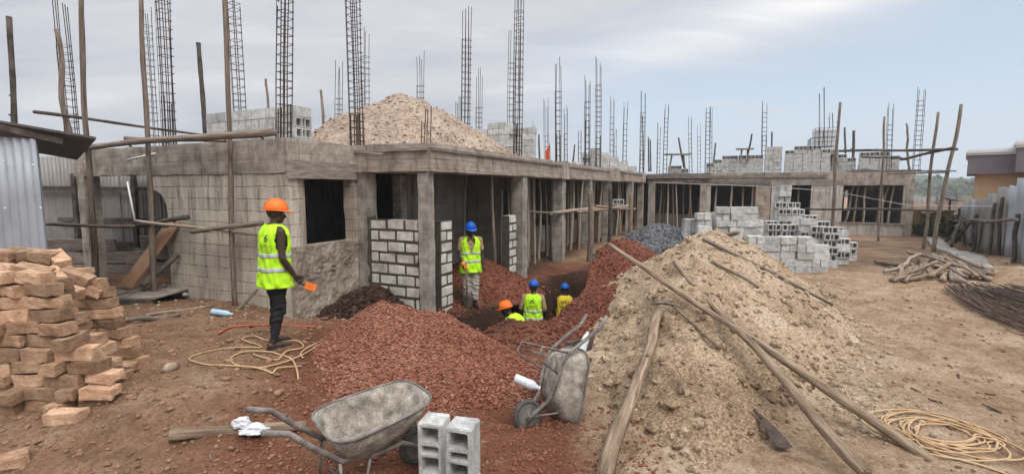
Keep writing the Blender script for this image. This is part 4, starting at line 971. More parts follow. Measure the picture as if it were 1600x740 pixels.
nb += yard(1226,17.7,R(-10),[12], l3, g3, 'ES', 0.0, hide=8)
g4 = 'blocks of the open celled yard stack'; l4 = 'grey block with open cells outward in the high right part of the yard stacks'
nb += yard(1281,14.2,R(-14),[6], l4, g4, 'HHS', 0.0); nb += yard(1302,14.0,R(-14),[6], l4, g4, 'HHHS', 0.0, top_h=True)
nb += yard(1264,14.6,R(-12),[7], l4, g4, 'HS', 0.0); nb += yard(1212,15.0,R(-10),[6,6,6], l4, g4, 'HS', 0.0, top_h=True, hide=3)
g5 = 'blocks of the last small yard stack'; l5 = 'grey block in the small last stack at the right end of the yard stacks'
nb += yard(1322,14.6,R(-14),[4], l5, g5, 'SH', 0.0); nb += yard(1333,15.4,R(-14),[3], l5, g5, 'HS', 0.0); nb += yard(1316,15.2,R(-14),[5], l5, g5, 'S', 0)
print('single blocks', nb)
# the rest on the far roof as one mass
for (s, t, cols) in ((9.25,FT+1.0,[6,7,7,7,6]),(11.0,FT+2.2,[4,4,5,4]),(12.55,FT+1.0,[5,5,5,4]),(3.0,FT+3.2,[3,3,2])):
    stack(bw(s, t, SLAB), YB, cols, '', None, 'SSE', top_h=True, hide=99)
tag(MASS.build('concrete_blocks', M['block']), 'pale concrete blocks in the far stacks on the roof by the water tank and at the bottom of the yard stacks', 'concrete blocks', kind='stuff')
# two upright blocks by the wheelbarrow and a pair under them
q1 = at(679,690,3.62); q2 = at(724,690,3.40)
zt1 = at(679,655,3.62).z; zt2 = at(722,662,3.40).z
for q, zt, yw, lab in ((q1, zt1, R(-13), 'left one of two hollow blocks stood on end beside the wheelbarrow'), (q2, zt2, R(-15), 'right and nearer one of two hollow blocks stood on end beside the wheelbarrow')):
    b1 = block((q.x, q.y, zt-0.40), yw, lab, None, 'V', 0.3); b1.scale = (1.05,1,1)
    block((q.x, q.y, zt-0.81), yw, lab.replace('hollow blocks stood on end', 'lower blocks under the upright pair').replace('left one','left').replace('right and nearer one','right and nearer'), None, 'V', 0.3)
pb = at(966,320,17.3); block((pb.x, pb.y, pb.z), R(-12), 'single loose hollow block lying on the low wing scaffold', None, 'H')
# ================================================================== BRICKS
def brick_mesh(seed):
    bm = bmesh.new(); bmesh.ops.create_cube(bm, size=1); rg = random.Random(seed)
    for v in bm.verts: v.co = Vector((v.co.x*0.285, v.co.y*0.14, (v.co.z+0.5)*0.108))+Vector((rg.uniform(-.008,.008), rg.uniform(-.006,.006), rg.uniform(-.006,.006)))
    bmesh.ops.subdivide_edges(bm, edges=list(bm.edges), cuts=3, use_grid_fill=True)
    for v in bm.verts:
        c = v.co; n = float(vnoise(c.x*11+seed*5, c.y*11+c.z*15, seed))*0.005+float(vnoise(c.x*40+seed, c.y*43+c.z*47, seed+3))*0.005
        v.co += v.normal*n; v.co.z += 0.02*float(vnoise(c.x*5, seed*3.3+c.y, 8))
    for v in bm.verts:      # broken corners and chipped edges
        if sum(e.calc_face_angle(0) > 0.9 for e in v.link_edges) >= 2 and rg.random() < 0.13: v.co -= v.normal*rg.uniform(0.004,0.015)
    sharp = [e for e in bm.edges if e.calc_face_angle(0) > 0.9]
    bmesh.ops.bevel(bm, geom=sharp, offset=0.0035, segments=2, affect='EDGES', clamp_overlap=True)
    me = bpy.data.meshes.new('clay_brick'); bm.to_mesh(me); bm.free(); me.materials.append(M['brick'])
    return me
BRK = [brick_mesh(i) for i in range(6)]
rk = random.Random(9)
def brick(p, yaw, label, group, tilt=0.0, roll=0.0):
    o = link(bpy.data.objects.new('clay_brick', rk.choice(BRK)))
    o.location = p; o.rotation_euler = (roll+rk.uniform(-.03,.03), tilt+rk.uniform(-.03,.03), yaw+rk.uniform(-.07,.07))
    return tag(o, label, 'brick', group)
H_ = 0.113
# rear stack with a straight right edge, longer at its foot
lr = 'brown clay brick in the tall rear part of the brick pile'; gr = 'bricks of the rear brick stack'
q = at(150,560,5.3); zr = gz(q.x-0.4, 5.3)-0.02
edge = [205,196,190,178,172,168,163,158,150,128,92]
for k, px in enumerate(edge):
    xr = (px-800)/FOC*5.25; n = 5
    for j in range(n):
        for row in (0,):
            al = (k+j) % 2
            brick((xr-0.15-j*0.295+rk.uniform(-.012,.012), 5.3+row*0.15+rk.uniform(-.015,.015), zr+k*H_), R(rk.uniform(-6,6)), lr, gr, rk.uniform(-.03,.03))
# front stack
lf = 'light tan clay brick in the lower front part of the brick pile'; gf = 'bricks of the front brick stack'
zf = gz(-4.0, 4.2)-0.03
edge = [146,160,158,142,124,108,102,90,84,80,68]
for k, px in enumerate(edge):
    Yf = 4.2+0.022*k
    xr = (px-800)/FOC*Yf; x = xr
    for j in range(7):
        if x < -5.05: break
        if rk.random() < 0.26: ln, yw = 0.15, R(90+rk.uniform(-8,8))
        else: ln, yw = 0.29, R(rk.uniform(-14,14))
        brick((x-ln/2, Yf+rk.uniform(-.03,.05), zf+k*H_), yw, lf, gf, rk.uniform(-.05,.05)); x -= ln+rk.uniform(0.006,0.035)
# middle infill between the two stacks and a loose crown of tipped bricks
lm = 'tipped clay brick lying loose on the crown of the brick pile'; gm = 'loose bricks on top of the pile'
for k in range(10):
    for j in range(2):
        x = (edge[k]-800)/FOC*4.6-0.0-j*0.3-0.12; brick((x, 4.65+rk.uniform(-.05,.05), zf+k*H_), R(rk.uniform(-15,15)+(90 if rk.random()<.3 else 0)), lr, gr, 0)
for (px, py, Y, yaw, tl, rl) in ((28,398,5.2,-12,.10,.1),(64,400,5.25,8,.22,.1),(92,406,5.3,-25,.35,.15),(14,422,4.95,-20,.05,-.3),(52,424,5.0,20,.30,.2),(88,432,5.1,-30,.42,.25),(118,432,5.2,10,.5,.1),
                            (30,446,4.8,15,.12,.25),(66,448,4.85,-35,.36,.3),(104,456,5.0,-8,.3,.1),(138,452,5.25,12,.45,.05),(8,436,4.7,30,.1,.2),(2,400,5.1,5,.1,.1),(48,396,5.3,30,.2,-.1)):
    brick(at(px, py+6, Y), R(yaw), lm, gm, tl, rl)
ll = 'clay brick lying by itself on the ground right of the brick pile'
for (px, py, yaw, lab) in ((172,527,55,'pale broken brick leaning at the foot of the rear brick stack'),(166,560,5,'brick half buried at the right foot of the brick pile'),(190,574,-10,'last brown brick at the right foot of the rear stack'),(180,588,3,'brown brick on the ground just below the rear stack'),
                      (120,612,-6,'tan brick lowest at the right foot of the front stack'),(104,650,6,'small tan brick standing proud at the front foot of the pile'),(8,722,40,'pale brick in the bottom left corner of the ground')):
    q = gp(px, py+6); brick((q.x, q.y, q.z-0.015), R(yaw), lab, None)
# ================================================================== WHEELBARROWS
def make_barrow(label):
    t = thing('wheelbarrow', label, 'wheelbarrow')
    # tray: lofted rounded rectangles, thick skin
    def ring(x0, x1, w0, w1, z0, z1, k=28, cr=4.0):
        P = []
        for i in range(k):
            a = 2*math.pi*i/k; c, s = math.cos(a), math.sin(a)
            u = math.copysign(abs(c)**(2/cr), c); v = math.copysign(abs(s)**(2/cr), s)
            f = (u+1)/2; P.append(Vector((x0+(x1-x0)*f, v*(w0+(w1-w0)*f)/2, z0+(z1-z0)*f)))
        return P
    outer = [ring(-0.26,0.16,0.40,0.30,0.36,0.36), ring(-0.30,0.24,0.46,0.36,0.375,0.39), ring(-0.36,0.36,0.58,0.48,0.48,0.53), ring(-0.41,0.44,0.68,0.56,0.585,0.66)]
    inner = [ring(-0.40,0.43,0.66,0.54,0.583,0.658), ring(-0.345,0.345,0.56,0.46,0.48,0.53), ring(-0.285,0.225,0.44,0.34,0.39,0.405), ring(-0.25,0.15,0.38,0.28,0.374,0.374)]
    mb = MB(); rings = outer+inner; k = 28
    for r_ in rings: mb.v += [tuple(p) for p in r_]
    for i in range(len(rings)-1):
        for j in range(k): mb.f.append((i*k+j, i*k+(j+1)%k, (i+1)*k+(j+1)%k, (i+1)*k+j))
    mb.f.append(tuple(range(k-1,-1,-1))); e = (len(rings)-1)*k; mb.f.append(tuple(e+j for j in range(k)))
    tr = mb.build('tray', M['barrow'], t, True, world=False)
    rm = MB(); rp = ring(-0.412,0.442,0.685,0.565,0.588,0.663); rm.tube(rp, 0.010, 8, closed=True); rm.build('tray_rim', M['barrow_tube'], tr, True, world=False)
    for s in (-1, 1):
        h = MB(); h.tube([(0.47,s*0.055,0.165),(0.36,s*0.075,0.20),(0.18,s*0.13,0.325),(-0.1,s*0.17,0.345),(-0.33,s*0.19,0.40),(-0.55,s*0.2,0.60),(-0.68,s*0.2,0.735),(-0.84,s*0.2,0.80)], 0.021, 10)
        ho = h.build('handle', M['barrow_tube'], t, True, world=False)
        l_ = MB(); l_.tube([(-0.10,s*0.17,0.34),(-0.2,s*0.24,0.03),(-0.24,s*0.25,0.012),(-0.34,s*0.24,0.03),(-0.34,s*0.19,0.40)], 0.012, 8); l_.build('leg', M['barrow_tube'], t, True, world=False)
        b_ = MB(); b_.tube([(0.40,s*0.065,0.17),(0.30,s*0.14,0.46)], 0.010, 6); b_.build('brace', M['barrow_tube'], t, True, world=False)
    c = MB(); c.tube([(-0.26,-0.245,0.10),(-0.26,0.245,0.10)], 0.010, 6); c.build('cross_bar', M['barrow_tube'], t, True, world=False)
    w = MB(); nseg = 28; prof = [(0.125,-0.028),(0.150,-0.034),(0.166,-0.022),(0.172,0),(0.166,0.022),(0.150,0.034),(0.125,0.028),(0.118,0)]
    for i in range(nseg):
        a = 2*math.pi*i/nseg
        for (r_, y_) in prof: w.v.append((0.40+r_*math.cos(a), y_, 0.172+r_*math.sin(a)))
    pn = len(prof)
    for i in range(nseg):
        for j in range(pn): w.f.append((i*pn+j, i*pn+(j+1)%pn, ((i+1)%nseg)*pn+(j+1)%pn, ((i+1)%nseg)*pn+j))
    wo = w.build('wheel', M['tyre'], t, True, world=False)
    rmm = MB(); prof = [(0.0,-0.03),(0.03,-0.032),(0.045,-0.012),(0.1,-0.016),(0.126,-0.026),(0.126,0.026),(0.1,0.016),(0.045,0.012),(0.03,0.032),(0.0,0.03)]
    pn = len(prof); 
    for i in range(nseg):
        a = 2*math.pi*i/nseg
        for (r_, y_) in prof: rmm.v.append((0.40+r_*math.cos(a), y_, 0.172+r_*math.sin(a)))
    for i in range(nseg):
        for j in range(pn-1): rmm.f.append((i*pn+j, i*pn+j+1, ((i+1)%nseg)*pn+j+1, ((i+1)%nseg)*pn+j))
    rmm.build('rim', M['rim'], wo, True, world=False)
    ax = MB(); ax.tube([(0.40,-0.085,0.172),(0.40,0.085,0.172)], 0.014, 8); ax.build('axle', M['barrow_tube'], wo, True, world=False)
    return t
bar = make_barrow('cement crusted grey wheelbarrow standing on its legs in the foreground')
bar.location = (-1.115, 3.65, gz(-0.85,3.95)-0.0); bar.rotation_euler = (R(2), R(0), R(41))
bar2 = copy_tree(bar); bar2['label'] = 'muddy wheelbarrow tipped up on its nose between the red gravel and the sand ridge'
Xl = Vector((-.23,-.30,-.93)).normalized(); Zl = Vector((.88,.38,-.28)); Zl = (Zl-Xl*Zl.dot(Xl)).normalized(); Yl = Zl.cross(Xl)
Rm = Matrix((Xl, Yl, Zl)).transposed()
wc = at(825,653,4.6); bar2.rotation_euler = Rm.to_euler(); bar2.location = wc-Rm@Vector((0.40,0,0.172)); bar2.scale = (0.93,)*3
# ================================================================== HOSES, BOTTLES, BAGS, TOOLS
def smooth_path(P, k=6):
    P = [Vector(p) for p in P]; out = []
    for i in range(len(P)-1):
        p0 = P[max(i-1,0)]; p1 = P[i]; p2 = P[i+1]; p3 = P[min(i+2,len(P)-1)]
        for j in range(k):
            t = j/k; out.append(0.5*((2*p1)+(p2-p0)*t+(2*p0-5*p1+4*p2-p3)*t*t+(3*p1-p0-3*p2+p3)*t**3))
    out.append(P[-1]); return out
def hose(name, label, paths, r, mat, cat='hose', sub=None):
    mb = MB()
    for P in paths: mb.tube(smooth_path(P), r, 7)
    return tag(mb.build(name, M[mat], smooth=True), label, cat)
zz = lambda L_: [gp(280+x_/2.846, 480+y_/2.846, 0.012+0.01*(i % 3)) for i, (x_, y_) in enumerate(L_)]
hose('hose', 'dusty yellow hose lying in loose loops around the feet of the orange helmeted worker', [
    zz([(105,205),(50,230),(55,248),(120,258),(200,266),(330,278),(395,288),(415,300),(440,282),(500,268),(545,268)]),
    zz([(530,325),(522,280),(498,240),(440,212),(400,205),(300,206),(245,218),(232,240),(250,265),(330,275),(430,262),(520,235),(590,190),(650,145),(690,120),(697,128),(640,155),(570,190),(540,210),(550,232)]),
    zz([(105,205),(200,190),(300,188),(365,182),(345,172),(290,158),(280,146),(300,137),(340,138),(380,148),(440,160),(520,158),(552,172),(540,190),(480,205),(440,235),(400,236),(345,225),(332,210),(350,200)])], 0.0095, 'hose')
rh = random.Random(31); cc = gp(1475,682); P = []
for i in range(9*14):
    a = i/14*6.283; lp = i//14; 
    if i % 14 == 0: rx, ry, ox, oy = rh.uniform(.30,.56), rh.uniform(.22,.42), rh.uniform(-.12,.1), rh.uniform(-.14,.12)
    P.append((cc.x+ox+rx*math.cos(a)+0.03*math.sin(a*2.7), cc.y+oy+ry*math.sin(a)))
P = [Vector((x_, y_, gz(x_, y_)+0.014+0.012*(i//14 % 3))) for i, (x_, y_) in enumerate(P)]
tail = [gp(*p, 0.014) for p in ((1440,655),(1432,690),(1470,712),(1530,728),(1600,752))]
tail2 = [gp(*p, 0.014) for p in ((1405,642),(1385,655),(1395,672),(1440,690),(1500,705),(1550,720))]
hose('hose', 'dusty yellow hose lying in a tangled coil on the bare ground at the right', [P, tail, tail2], 0.0092, 'hose')
hose('cord', 'thin brown cord trailing down the foot of the sand ridge to the coiled hose', [[gp(*p, 0.02) for p in ((1318,604),(1330,628),(1352,648),(1378,668),(1392,676))]], 0.007, 'hose', 'cord')
hose('pipe', 'thin red pipe lying on the ground by the corner of the front wall', [[gp(*p, 0.025) for p in ((342,523),(356,515),(380,511),(430,510),(492,513))]], 0.016, 'redhose', 'pipe')
def bottle(name, label, p, d, L_, r, mat, capm):
    d = Vector(d).normalized(); p = Vector(p); t = thing(name, label, 'bottle', p)
    prof = [(0,0.6),(0.02,0.95),(0.1,1),(0.22,0.93),(0.3,1),(0.45,0.92),(0.6,1),(0.72,0.95),(0.83,0.6),(0.9,0.4),(0.94,0.38)]
    mb = MB(); mb.tube([p+d*L_*a for a, _ in prof], [r*b_ for _, b_ in prof], 12); mb.build('body', M[mat], t, True)
    MB().tube([p+d*L_*0.945, p+d*L_], r*0.44, 10).build('cap', M[capm], t, True)
a = gp(331,491,0.05); b = gp(367,495,0.04); bottle('water_bottle', 'pale blue plastic bottle lying near the foot of the front wall', a, b-a, 0.36, 0.05, 'plastic_blue', 'plastic_blue')
a = at(908,553,4.95); b = at(917,523,5.1); bottle('water_bottle', 'clear plastic bottle standing upside the tipped wheelbarrow', a, b-a, 0.27, 0.042, 'plastic_white', 'plastic_white')
a = at(804,590,4.75); b = at(838,604,4.7); bottle('water_bottle', 'crushed white bottle lying on red gravel left of the tipped wheelbarrow', a, b-a, 0.28, 0.05, 'plastic_white', 'plastic_white')
def bag(name, label, c, r, seed, mat='plastic_white'):
    bm = bmesh.new(); bmesh.ops.create_icosphere(bm, subdivisions=4, radius=1)
    for v in bm.verts:
        n = v.co.copy(); f = 1+0.5*float(vnoise(n.x*2.2+seed, n.y*2.2+n.z*2.9, seed))+0.22*abs(float(vnoise(n.x*6, n.y*6+n.z*7+seed, seed+2)))
        v.co = Vector((n.x*r[0], n.y*r[1], max(n.z,-0.35)*r[2]))*f
    me = bpy.data.meshes.new(name); bm.to_mesh(me); bm.free(); me.materials.append(M[mat]); o = link(bpy.data.objects.new(name, me)); o.location = c
    return tag(o, label, 'bag')
c = gp(396,680); bag('plastic_bag', 'crumpled white plastic bag lying over the foreground log', (c.x, c.y, c.z+0.05), (0.12,0.07,0.05), 3)
c = gp(378,674); bag('plastic_bag', 'smaller white plastic wrapper tucked beside the log', (c.x, c.y, c.z+0.07), (0.065,0.05,0.06), 8)
# logs and sticks on the left ground
a = gp(266,690,0.06); b = gp(478,672,0.05); pole('log', 'round brown log lying on the ground behind the wheelbarrow handles', a, b, 0.052, 0.046, 0.008, 'wood_tan', 51, 'log', knots=False)
pole('stick', 'bent branch lying on the ground below the front wall', gp(186,507,0.03), gp(282,494,0.04), 0.04, 0.03, 0.06, 'wood', 52, 'branch')
pole('stick', 'thin straight stick lying toward the blue bottle', gp(228,497,0.05), gp(330,481,0.04), 0.022, 0.02, 0.01, 'wood_pale', 53, 'branch')
c = gp(266,580); Vv, Ff = rocks(np.array([[c.x,c.y,c.z+0.04]]), np.array([0.10]), 0.7, 4)
me = np_mesh('rock', Vv-np.array([c.x,c.y,c.z]), [Ff]); me.materials.append(M['stone']); o = link(bpy.data.objects.new('rock', me)); o.location = c; tag(o, 'single pale stone lying on the open ground left of the hose', 'stone')
# poles, pick and blade on the sand ridge
def sp(px, py, Y, dz=0.0):
    p = at(px, py, Y); return Vector((p.x, p.y, p.z+dz))
def on_sand(px, py, dz=0.0):
    """the point of the sand ridge or ground that shows at this pixel"""
    Yv = 2.9
    while Yv < 16:
        p = at(px, py, Yv)
        if p.z <= SAND_Z(p.x, p.y): break
        Yv += 0.02
    return Vector((p.x, p.y, SAND_Z(p.x, p.y)+dz))
def draped(name, label, px, r0, r1, mat, seed, cat='pole', dz=None, n=16, settle=0.6):
    P = [on_sand(*q) for q in px]; a, b = P[0], P[-1]
    # a stiff pole: straight between its ends and lifted until nothing of it sinks deep into the heap
    lift = max(0, max((SAND_Z(*(a.lerp(b, i/20)[:2]))-a.lerp(b, i/20).z) for i in range(21)))
    d = Vector((0,0,(r0 if dz is None else dz)+lift*settle))
    return pole(name, label, a+d, b+d, r0, r1, 0.028, mat, seed, cat, None, n, True)
pole('pole', 'longest pole on the sand ridge, its thin end jutting out over the red spoil bank', at(951,381,7.7), at(1500,756,3.72)+Vector((0,0,0.03)), 0.034, 0.05, 0.04, 'wood_tan', 61, n=26)
draped('pole', 'long pole lying steeply down the sand ridge and crossing under the longest pole', [(1053,421),(1352,762)], 0.036, 0.05, 'wood_tan', 62, n=24)
draped('log', 'thick debarked log standing up the near foot of the sand ridge', [(1030,494),(944,760)], 0.058, 0.07, 'wood_tan', 64, 'log', settle=0.3)
draped('pole', 'pole lying across the crest of the sand ridge', [(1010,397),(1152,377)], 0.036, 0.045, 'wood_tan', 65)
draped('pole', 'thin pole down the right flank of the sand ridge', [(1098,384),(1300,486)], 0.032, 0.026, 'wood', 66)
draped('pole', 'short dark pole on the upper face of the sand ridge', [(1112,410),(1186,453)], 0.028, 0.02, 'wood', 67)
draped('plank', 'short pale board lying at the crest of the red spoil bank', [(933,440),(955,437)], 0.03, 0.03, 'wood_pale', 68)
draped('plank', 'brown pole bundle end at the back of the crest toward the blocks', [(1048,379),(1075,361)], 0.07, 0.05, 'wood_tan', 69)
t = thing('pickaxe', 'worn pickaxe lying with its pale handle down the sand ridge', 'pickaxe', on_sand(1050,490))
a = on_sand(1048,486,0.10); b = on_sand(1126,552,0.05)
pole_mb(a, b, 0.018, 0.023, 0.004, 8, 5, False).build('handle', M['wood_tan'], t, True)
h0 = on_sand(1017,488,0.12); h1 = on_sand(1062,490,0.09)
MB().tube([h0, h0.lerp(h1,0.5)+Vector((0,0,0.03)), h1], [0.010,0.026,0.012], 8).build('head', M['barrow_tube'], t, True)
t = thing('spade', 'worn dark spade head without a handle lying on the near sand', 'spade', on_sand(1210,690))
a = on_sand(1184,654,0.03); b = on_sand(1226,706,0.025); d = (b-a); nrm = Vector((-d.y, d.x, 0)).normalized()
mb = MB(); W_ = [0.02,0.035,0.05,0.062,0.068,0.066]; V = []
for i, w_ in enumerate(W_):
    c = a.lerp(b, i/5)
    for j in range(5): 
        f = j/4*2-1; V.append(c+nrm*w_*f+Vector((0,0,0.018*f*f+0.01)))
n0 = len(V); V += [v-Vector((0,0,0.006)) for v in V]
F = []
for i in range(5):
    for j in range(4):
        k = i*5+j; F.append((k, k+1, k+6, k+5)); F.append((n0+k, n0+k+5, n0+k+6, n0+k+1))
for i in range(5):
    F.append((i*5, i*5+5, n0+i*5+5, n0+i*5)); F.append((i*5+4, n0+i*5+4, n0+i*5+9, i*5+9))
F.append((0, n0, n0+1, 1)); 
mb.add(V, F); mb.build('blade', M['steel'], t, True)
MB().tube([a+Vector((0,0,0.015))-d.normalized()*0.06, a+d*0.15+Vector((0,0,0.015))], [0.02,0.014], 8).build('socket', M['steel'], t, True)
# wooden board and dark box behind the tipped wheelbarrow
a = at(893,530,5.35); tag(rough(MB().obox(at(905,540,5.35), Vector((0.17,0.05,0.03)), Vector((0.0,0.02,0.0)), Vector((0.02,0,0.085))), 0.006, 4).build('board', M['wood_dark']), 'dark broken board stuck in the sand behind the tipped wheelbarrow', 'board')
# ================================================================== LOG PILE AND STEEL RODS ON THE RIGHT
rl = random.Random(77); lc = gp(1482,432)
lg = 'short curved pale log in the pile of cut logs beside the fence'; 
for i in range(52):
    u = rl.random(); lay = i//26
    px = 1396+u*160; py0 = 440-lay*3; c = gp(px+rl.uniform(-8,8), py0+rl.uniform(-9,3))
    ang = R(46+(u-0.35)*55+rl.uniform(-20,20)); L_ = rl.uniform(1.0,1.9)*(1 if 0.2 < u < 0.95 else 0.8)
    d = Vector((math.cos(ang), math.sin(ang), 0)); z = gz(c.x, c.y)+0.05+lay*0.07
    p0 = Vector((c.x, c.y, z)); p1 = p0+d*L_+Vector((0,0,rl.uniform(0.04,0.26)))
    p1.z = max(p1.z, gz(p1.x, p1.y)+0.05)
    pole('log', lg, p0, p1, rl.uniform(.04,.065), rl.uniform(.03,.05), rl.uniform(.004,.022), rl.choice(['wood_tan','wood','wood_tan','wood_pale','wood']), 700+i, 'log', 'logs of the cut log pile', n=8)
pole('log', 'crooked long branch on the left of the cut log pile', gp(1381,430,0.1), gp(1438,410,0.25), 0.05, 0.045, 0.08, 'wood_pale', 760, 'log')
pole('log', 'dark long branch lying over the left of the cut log pile', gp(1418,402,0.2), gp(1462,424,0.3), 0.05, 0.045, 0.05, 'wood', 761, 'log')
pole('log', 'dark straight pole at the left foot of the cut log pile', gp(1368,412,0.08), gp(1440,432,0.12), 0.05, 0.06, 0.03, 'wood_dark', 762, 'log')
lr_ = 'thin rusty steel rod in the fanned out bundle of rods beside the log pile'
rr = random.Random(5)
def rod_mesh(k):
    mb = MB(); ctr = [(0,0,0),(-1.0+0.5*k,-1.25,0),(-1.72+0.95*k,-2.35,0),(-2.12+1.35*k,-3.3,0),(-2.15+1.8*k,-4.2,0),(-1.7+2.3*k,-5.1,0)]
    mb.tube(smooth_path([Vector(c)+Vector((rr.uniform(-.06,.06), rr.uniform(-.06,.06), rr.uniform(0,.05))) for c in ctr], 5), 0.009, 5)
    me = mb.mesh('steel_rod'); me.materials.append(M['rod']); return me
RODS = [rod_mesh(k*0.16) for k in range(5)]
for i in range(95):
    u = rr.random()**1.2; q = gp(1479+u*110, 452+rr.uniform(-3,5)+u*2)
    o = link(bpy.data.objects.new('steel_rod', RODS[i % 5])); o.location = (q.x, q.y, q.z+0.02+rr.random()*0.12)
    o.rotation_euler = (rr.uniform(-.015,.015), 0, R(u*20+rr.uniform(-5,5))); sc = rr.uniform(0.85,1.15); o.scale = (sc,sc,1)
    tag(o, lr_, 'steel rod', 'rods of the fanned steel bundle')

# scraps
rs_ = random.Random(15)
for i in range(13):
    px, py = rs_.uniform(1290,1590), rs_.uniform(455,640); c = gp(px, py, 0.012); a = rs_.uniform(0,3.14); l_ = rs_.uniform(0.03,0.11)
    d = Vector((math.cos(a), math.sin(a), 0))*l_; pole('wood_scrap', 'small dark scrap of wood lying on the open ground at the right', c-d, c+d, 0.011, 0.008, 0.006, 'wood_dark', 800+i, 'wood scrap', 'wood scraps on the right ground', n=5, knots=False)
for i in range(16):
    px, py = rs_.uniform(215,560), rs_.uniform(500,735); c = gp(px, py, 0.008); a = rs_.uniform(0,3.14); l_ = rs_.uniform(0.03,0.10)
    d = Vector((math.cos(a), math.sin(a), 0))*l_; pole('wood_scrap', 'thin splinter of wood lying on the brown ground at the left', c-d, c+d, 0.008, 0.005, 0.006, 'wood', 840+i, 'wood scrap', 'wood splinters on the left ground', n=5, knots=False)
M['roofdark'] = mat_iron('shade_darkened_sheet', (0.07,0.065,0.065), (0.15,0.14,0.14), 0.4)  # rusty roof sheet, the shade of its underside put into a darker colour
# ================================================================== SHEDS, FENCES, NEIGHBOURS
def corrugated(p, q, z0a, z1a, z0b, z1b, pitch=0.09, amp=0.011, th=0.003, seed=0):
    """iron sheet from p to q (x, y), bottoms z0 and tops z1 at the two ends"""
    p = Vector((p[0], p[1], 0)); q = Vector((q[0], q[1], 0)); d = q-p; Lh = d.length; d.normalize(); n = Vector((-d.y, d.x, 0))
    k = max(8, int(Lh/pitch*8)); mb = MB(); rg = random.Random(seed); rows = 5
    for side in (0, 1):
        for j in range(rows):
            for i in range(k+1):
                f = i/k; g = j/(rows-1); za = z0a+(z0b-z0a)*f; zb = z1a+(z1b-z1a)*f
                o = amp*math.sin(2*math.pi*Lh*f/pitch)+0.012*math.sin(f*5+seed)*math.sin(g*3+seed)+side*th
                c = p+d*Lh*f+n*o; mb.v.append((c.x, c.y, za+(zb-za)*g))
    for side in (0, 1):
        b0 = side*rows*(k+1)
        for j in range(rows-1):
            for i in range(k):
                a = b0+j*(k+1)+i; f = (a, a+1, a+k+2, a+k+1); mb.f.append(f if side else f[::-1])
    m = rows*(k+1)
    for i in range(k):
        mb.f.append((i, i+1, m+i+1, m+i)); t = (rows-1)*(k+1)+i; mb.f.append((t+1, t, m+t, m+t+1))
    for j in range(rows-1):
        a = j*(k+1); mb.f.append((a+k+1, a, m+a, m+a+k+1)); a += k; mb.f.append((a, a+k+1, m+a+k+1, m+a))
    return mb
# left shed
t = thing('iron_shed', 'grey corrugated iron shed at the left edge with a dark overhanging roof', 'shed', (-6.6, 6.5, 0.2))
corrugated((-7.6,6.15),(-6.12,6.25),0.1,3.06,0.1,2.97,0.105,0.013,seed=1).build('wall', M['iron'], t, True)
corrugated((-6.14,6.28),(-9.7,9.7),0.1,3.0,0.1,2.9,0.105,0.013,seed=2).build('wall', M['iron'], t, True)
mb = MB(); P0 = at(-30,183,6.1); P1 = at(150,214,6.35)
V = [P0, P1, P1+Vector((-2.6,2.6,-0.12)), P0+Vector((-2.6,2.8,-0.12))]
mb.add([tuple(v) for v in V]+[tuple(v+Vector((0,0,-0.03))) for v in V], [(0,1,2,3),(7,6,5,4),(0,4,5,1),(1,5,6,2),(2,6,7,3),(3,7,4,0)])
rf = mb.build('roof', M['roofdark'], t)
MB().beam(P0+Vector((0.0,0.02,-0.07)), P1+Vector((-0.42,0.0,-0.06)), 0.05, 0.075).build('fascia', M['wood_dark'], t)
for (px, py) in ((8,325),(64,325),(6,252),(52,258)):
    c = at(px, py, 6.16); MB().ell(c, (0.014,0.012,0.014), 8, 6).build('roofing_nail', M['white'], t)
# back fence on the left
t = thing('iron_fence', 'old corrugated iron fence with dark rails behind the open left end of the building', 'fence', (-10, 12.4, 0.1))
xs = [-13.4,-12.3,-11.2,-10.1,-9.1,-8.2,-7.3,-6.6]
for i in range(len(xs)-1):
    tp = 3.12 if xs[i] < -9.3 else 2.86
    corrugated((xs[i],12.35+0.03*(i%2)),(xs[i+1]+0.04,12.35+0.03*(i%2)),0.0,tp+0.03*math.sin(i*2),0.0,tp,0.10,0.013,seed=i).build('iron_sheet', M['iron_old'], t, True)
for (z, x0, x1) in ((2.35,-13.2,-7),(1.55,-11.6,-7),(0.95,-13.2,-7)): MB().beam((x0,12.27,z),(x1,12.22,z-0.06),0.07,0.10).build('rail', M['wood_dark'], t)
for x in (-11.1,-9.6,-8.5): MB().beam((x,12.18,-0.2),(x+0.05,12.2,2.7),0.10,0.10,(0,1,0)).build('post', M['wood_dark'], t)
for i, (x0, x1, z) in enumerate(((-11.6,-9.3,0.30),(-11.4,-9.0,0.62),(-11.8,-9.8,0.95),(-9.4,-7.6,0.72),(-9.6,-7.5,0.36),(-9.2,-8.0,1.05))):
    tag(rough(MB().obox(((x0+x1)/2,11.9-0.05*(i%3),z), ((x1-x0)/2,0,0.02*(i%2)), (0,0.02,0.006), (0,-0.02,0.135)), 0.008, i).build('plank', M['plank']),
        'grey board stacked on edge against the iron fence at the back left', 'plank', 'boards against the left fence')
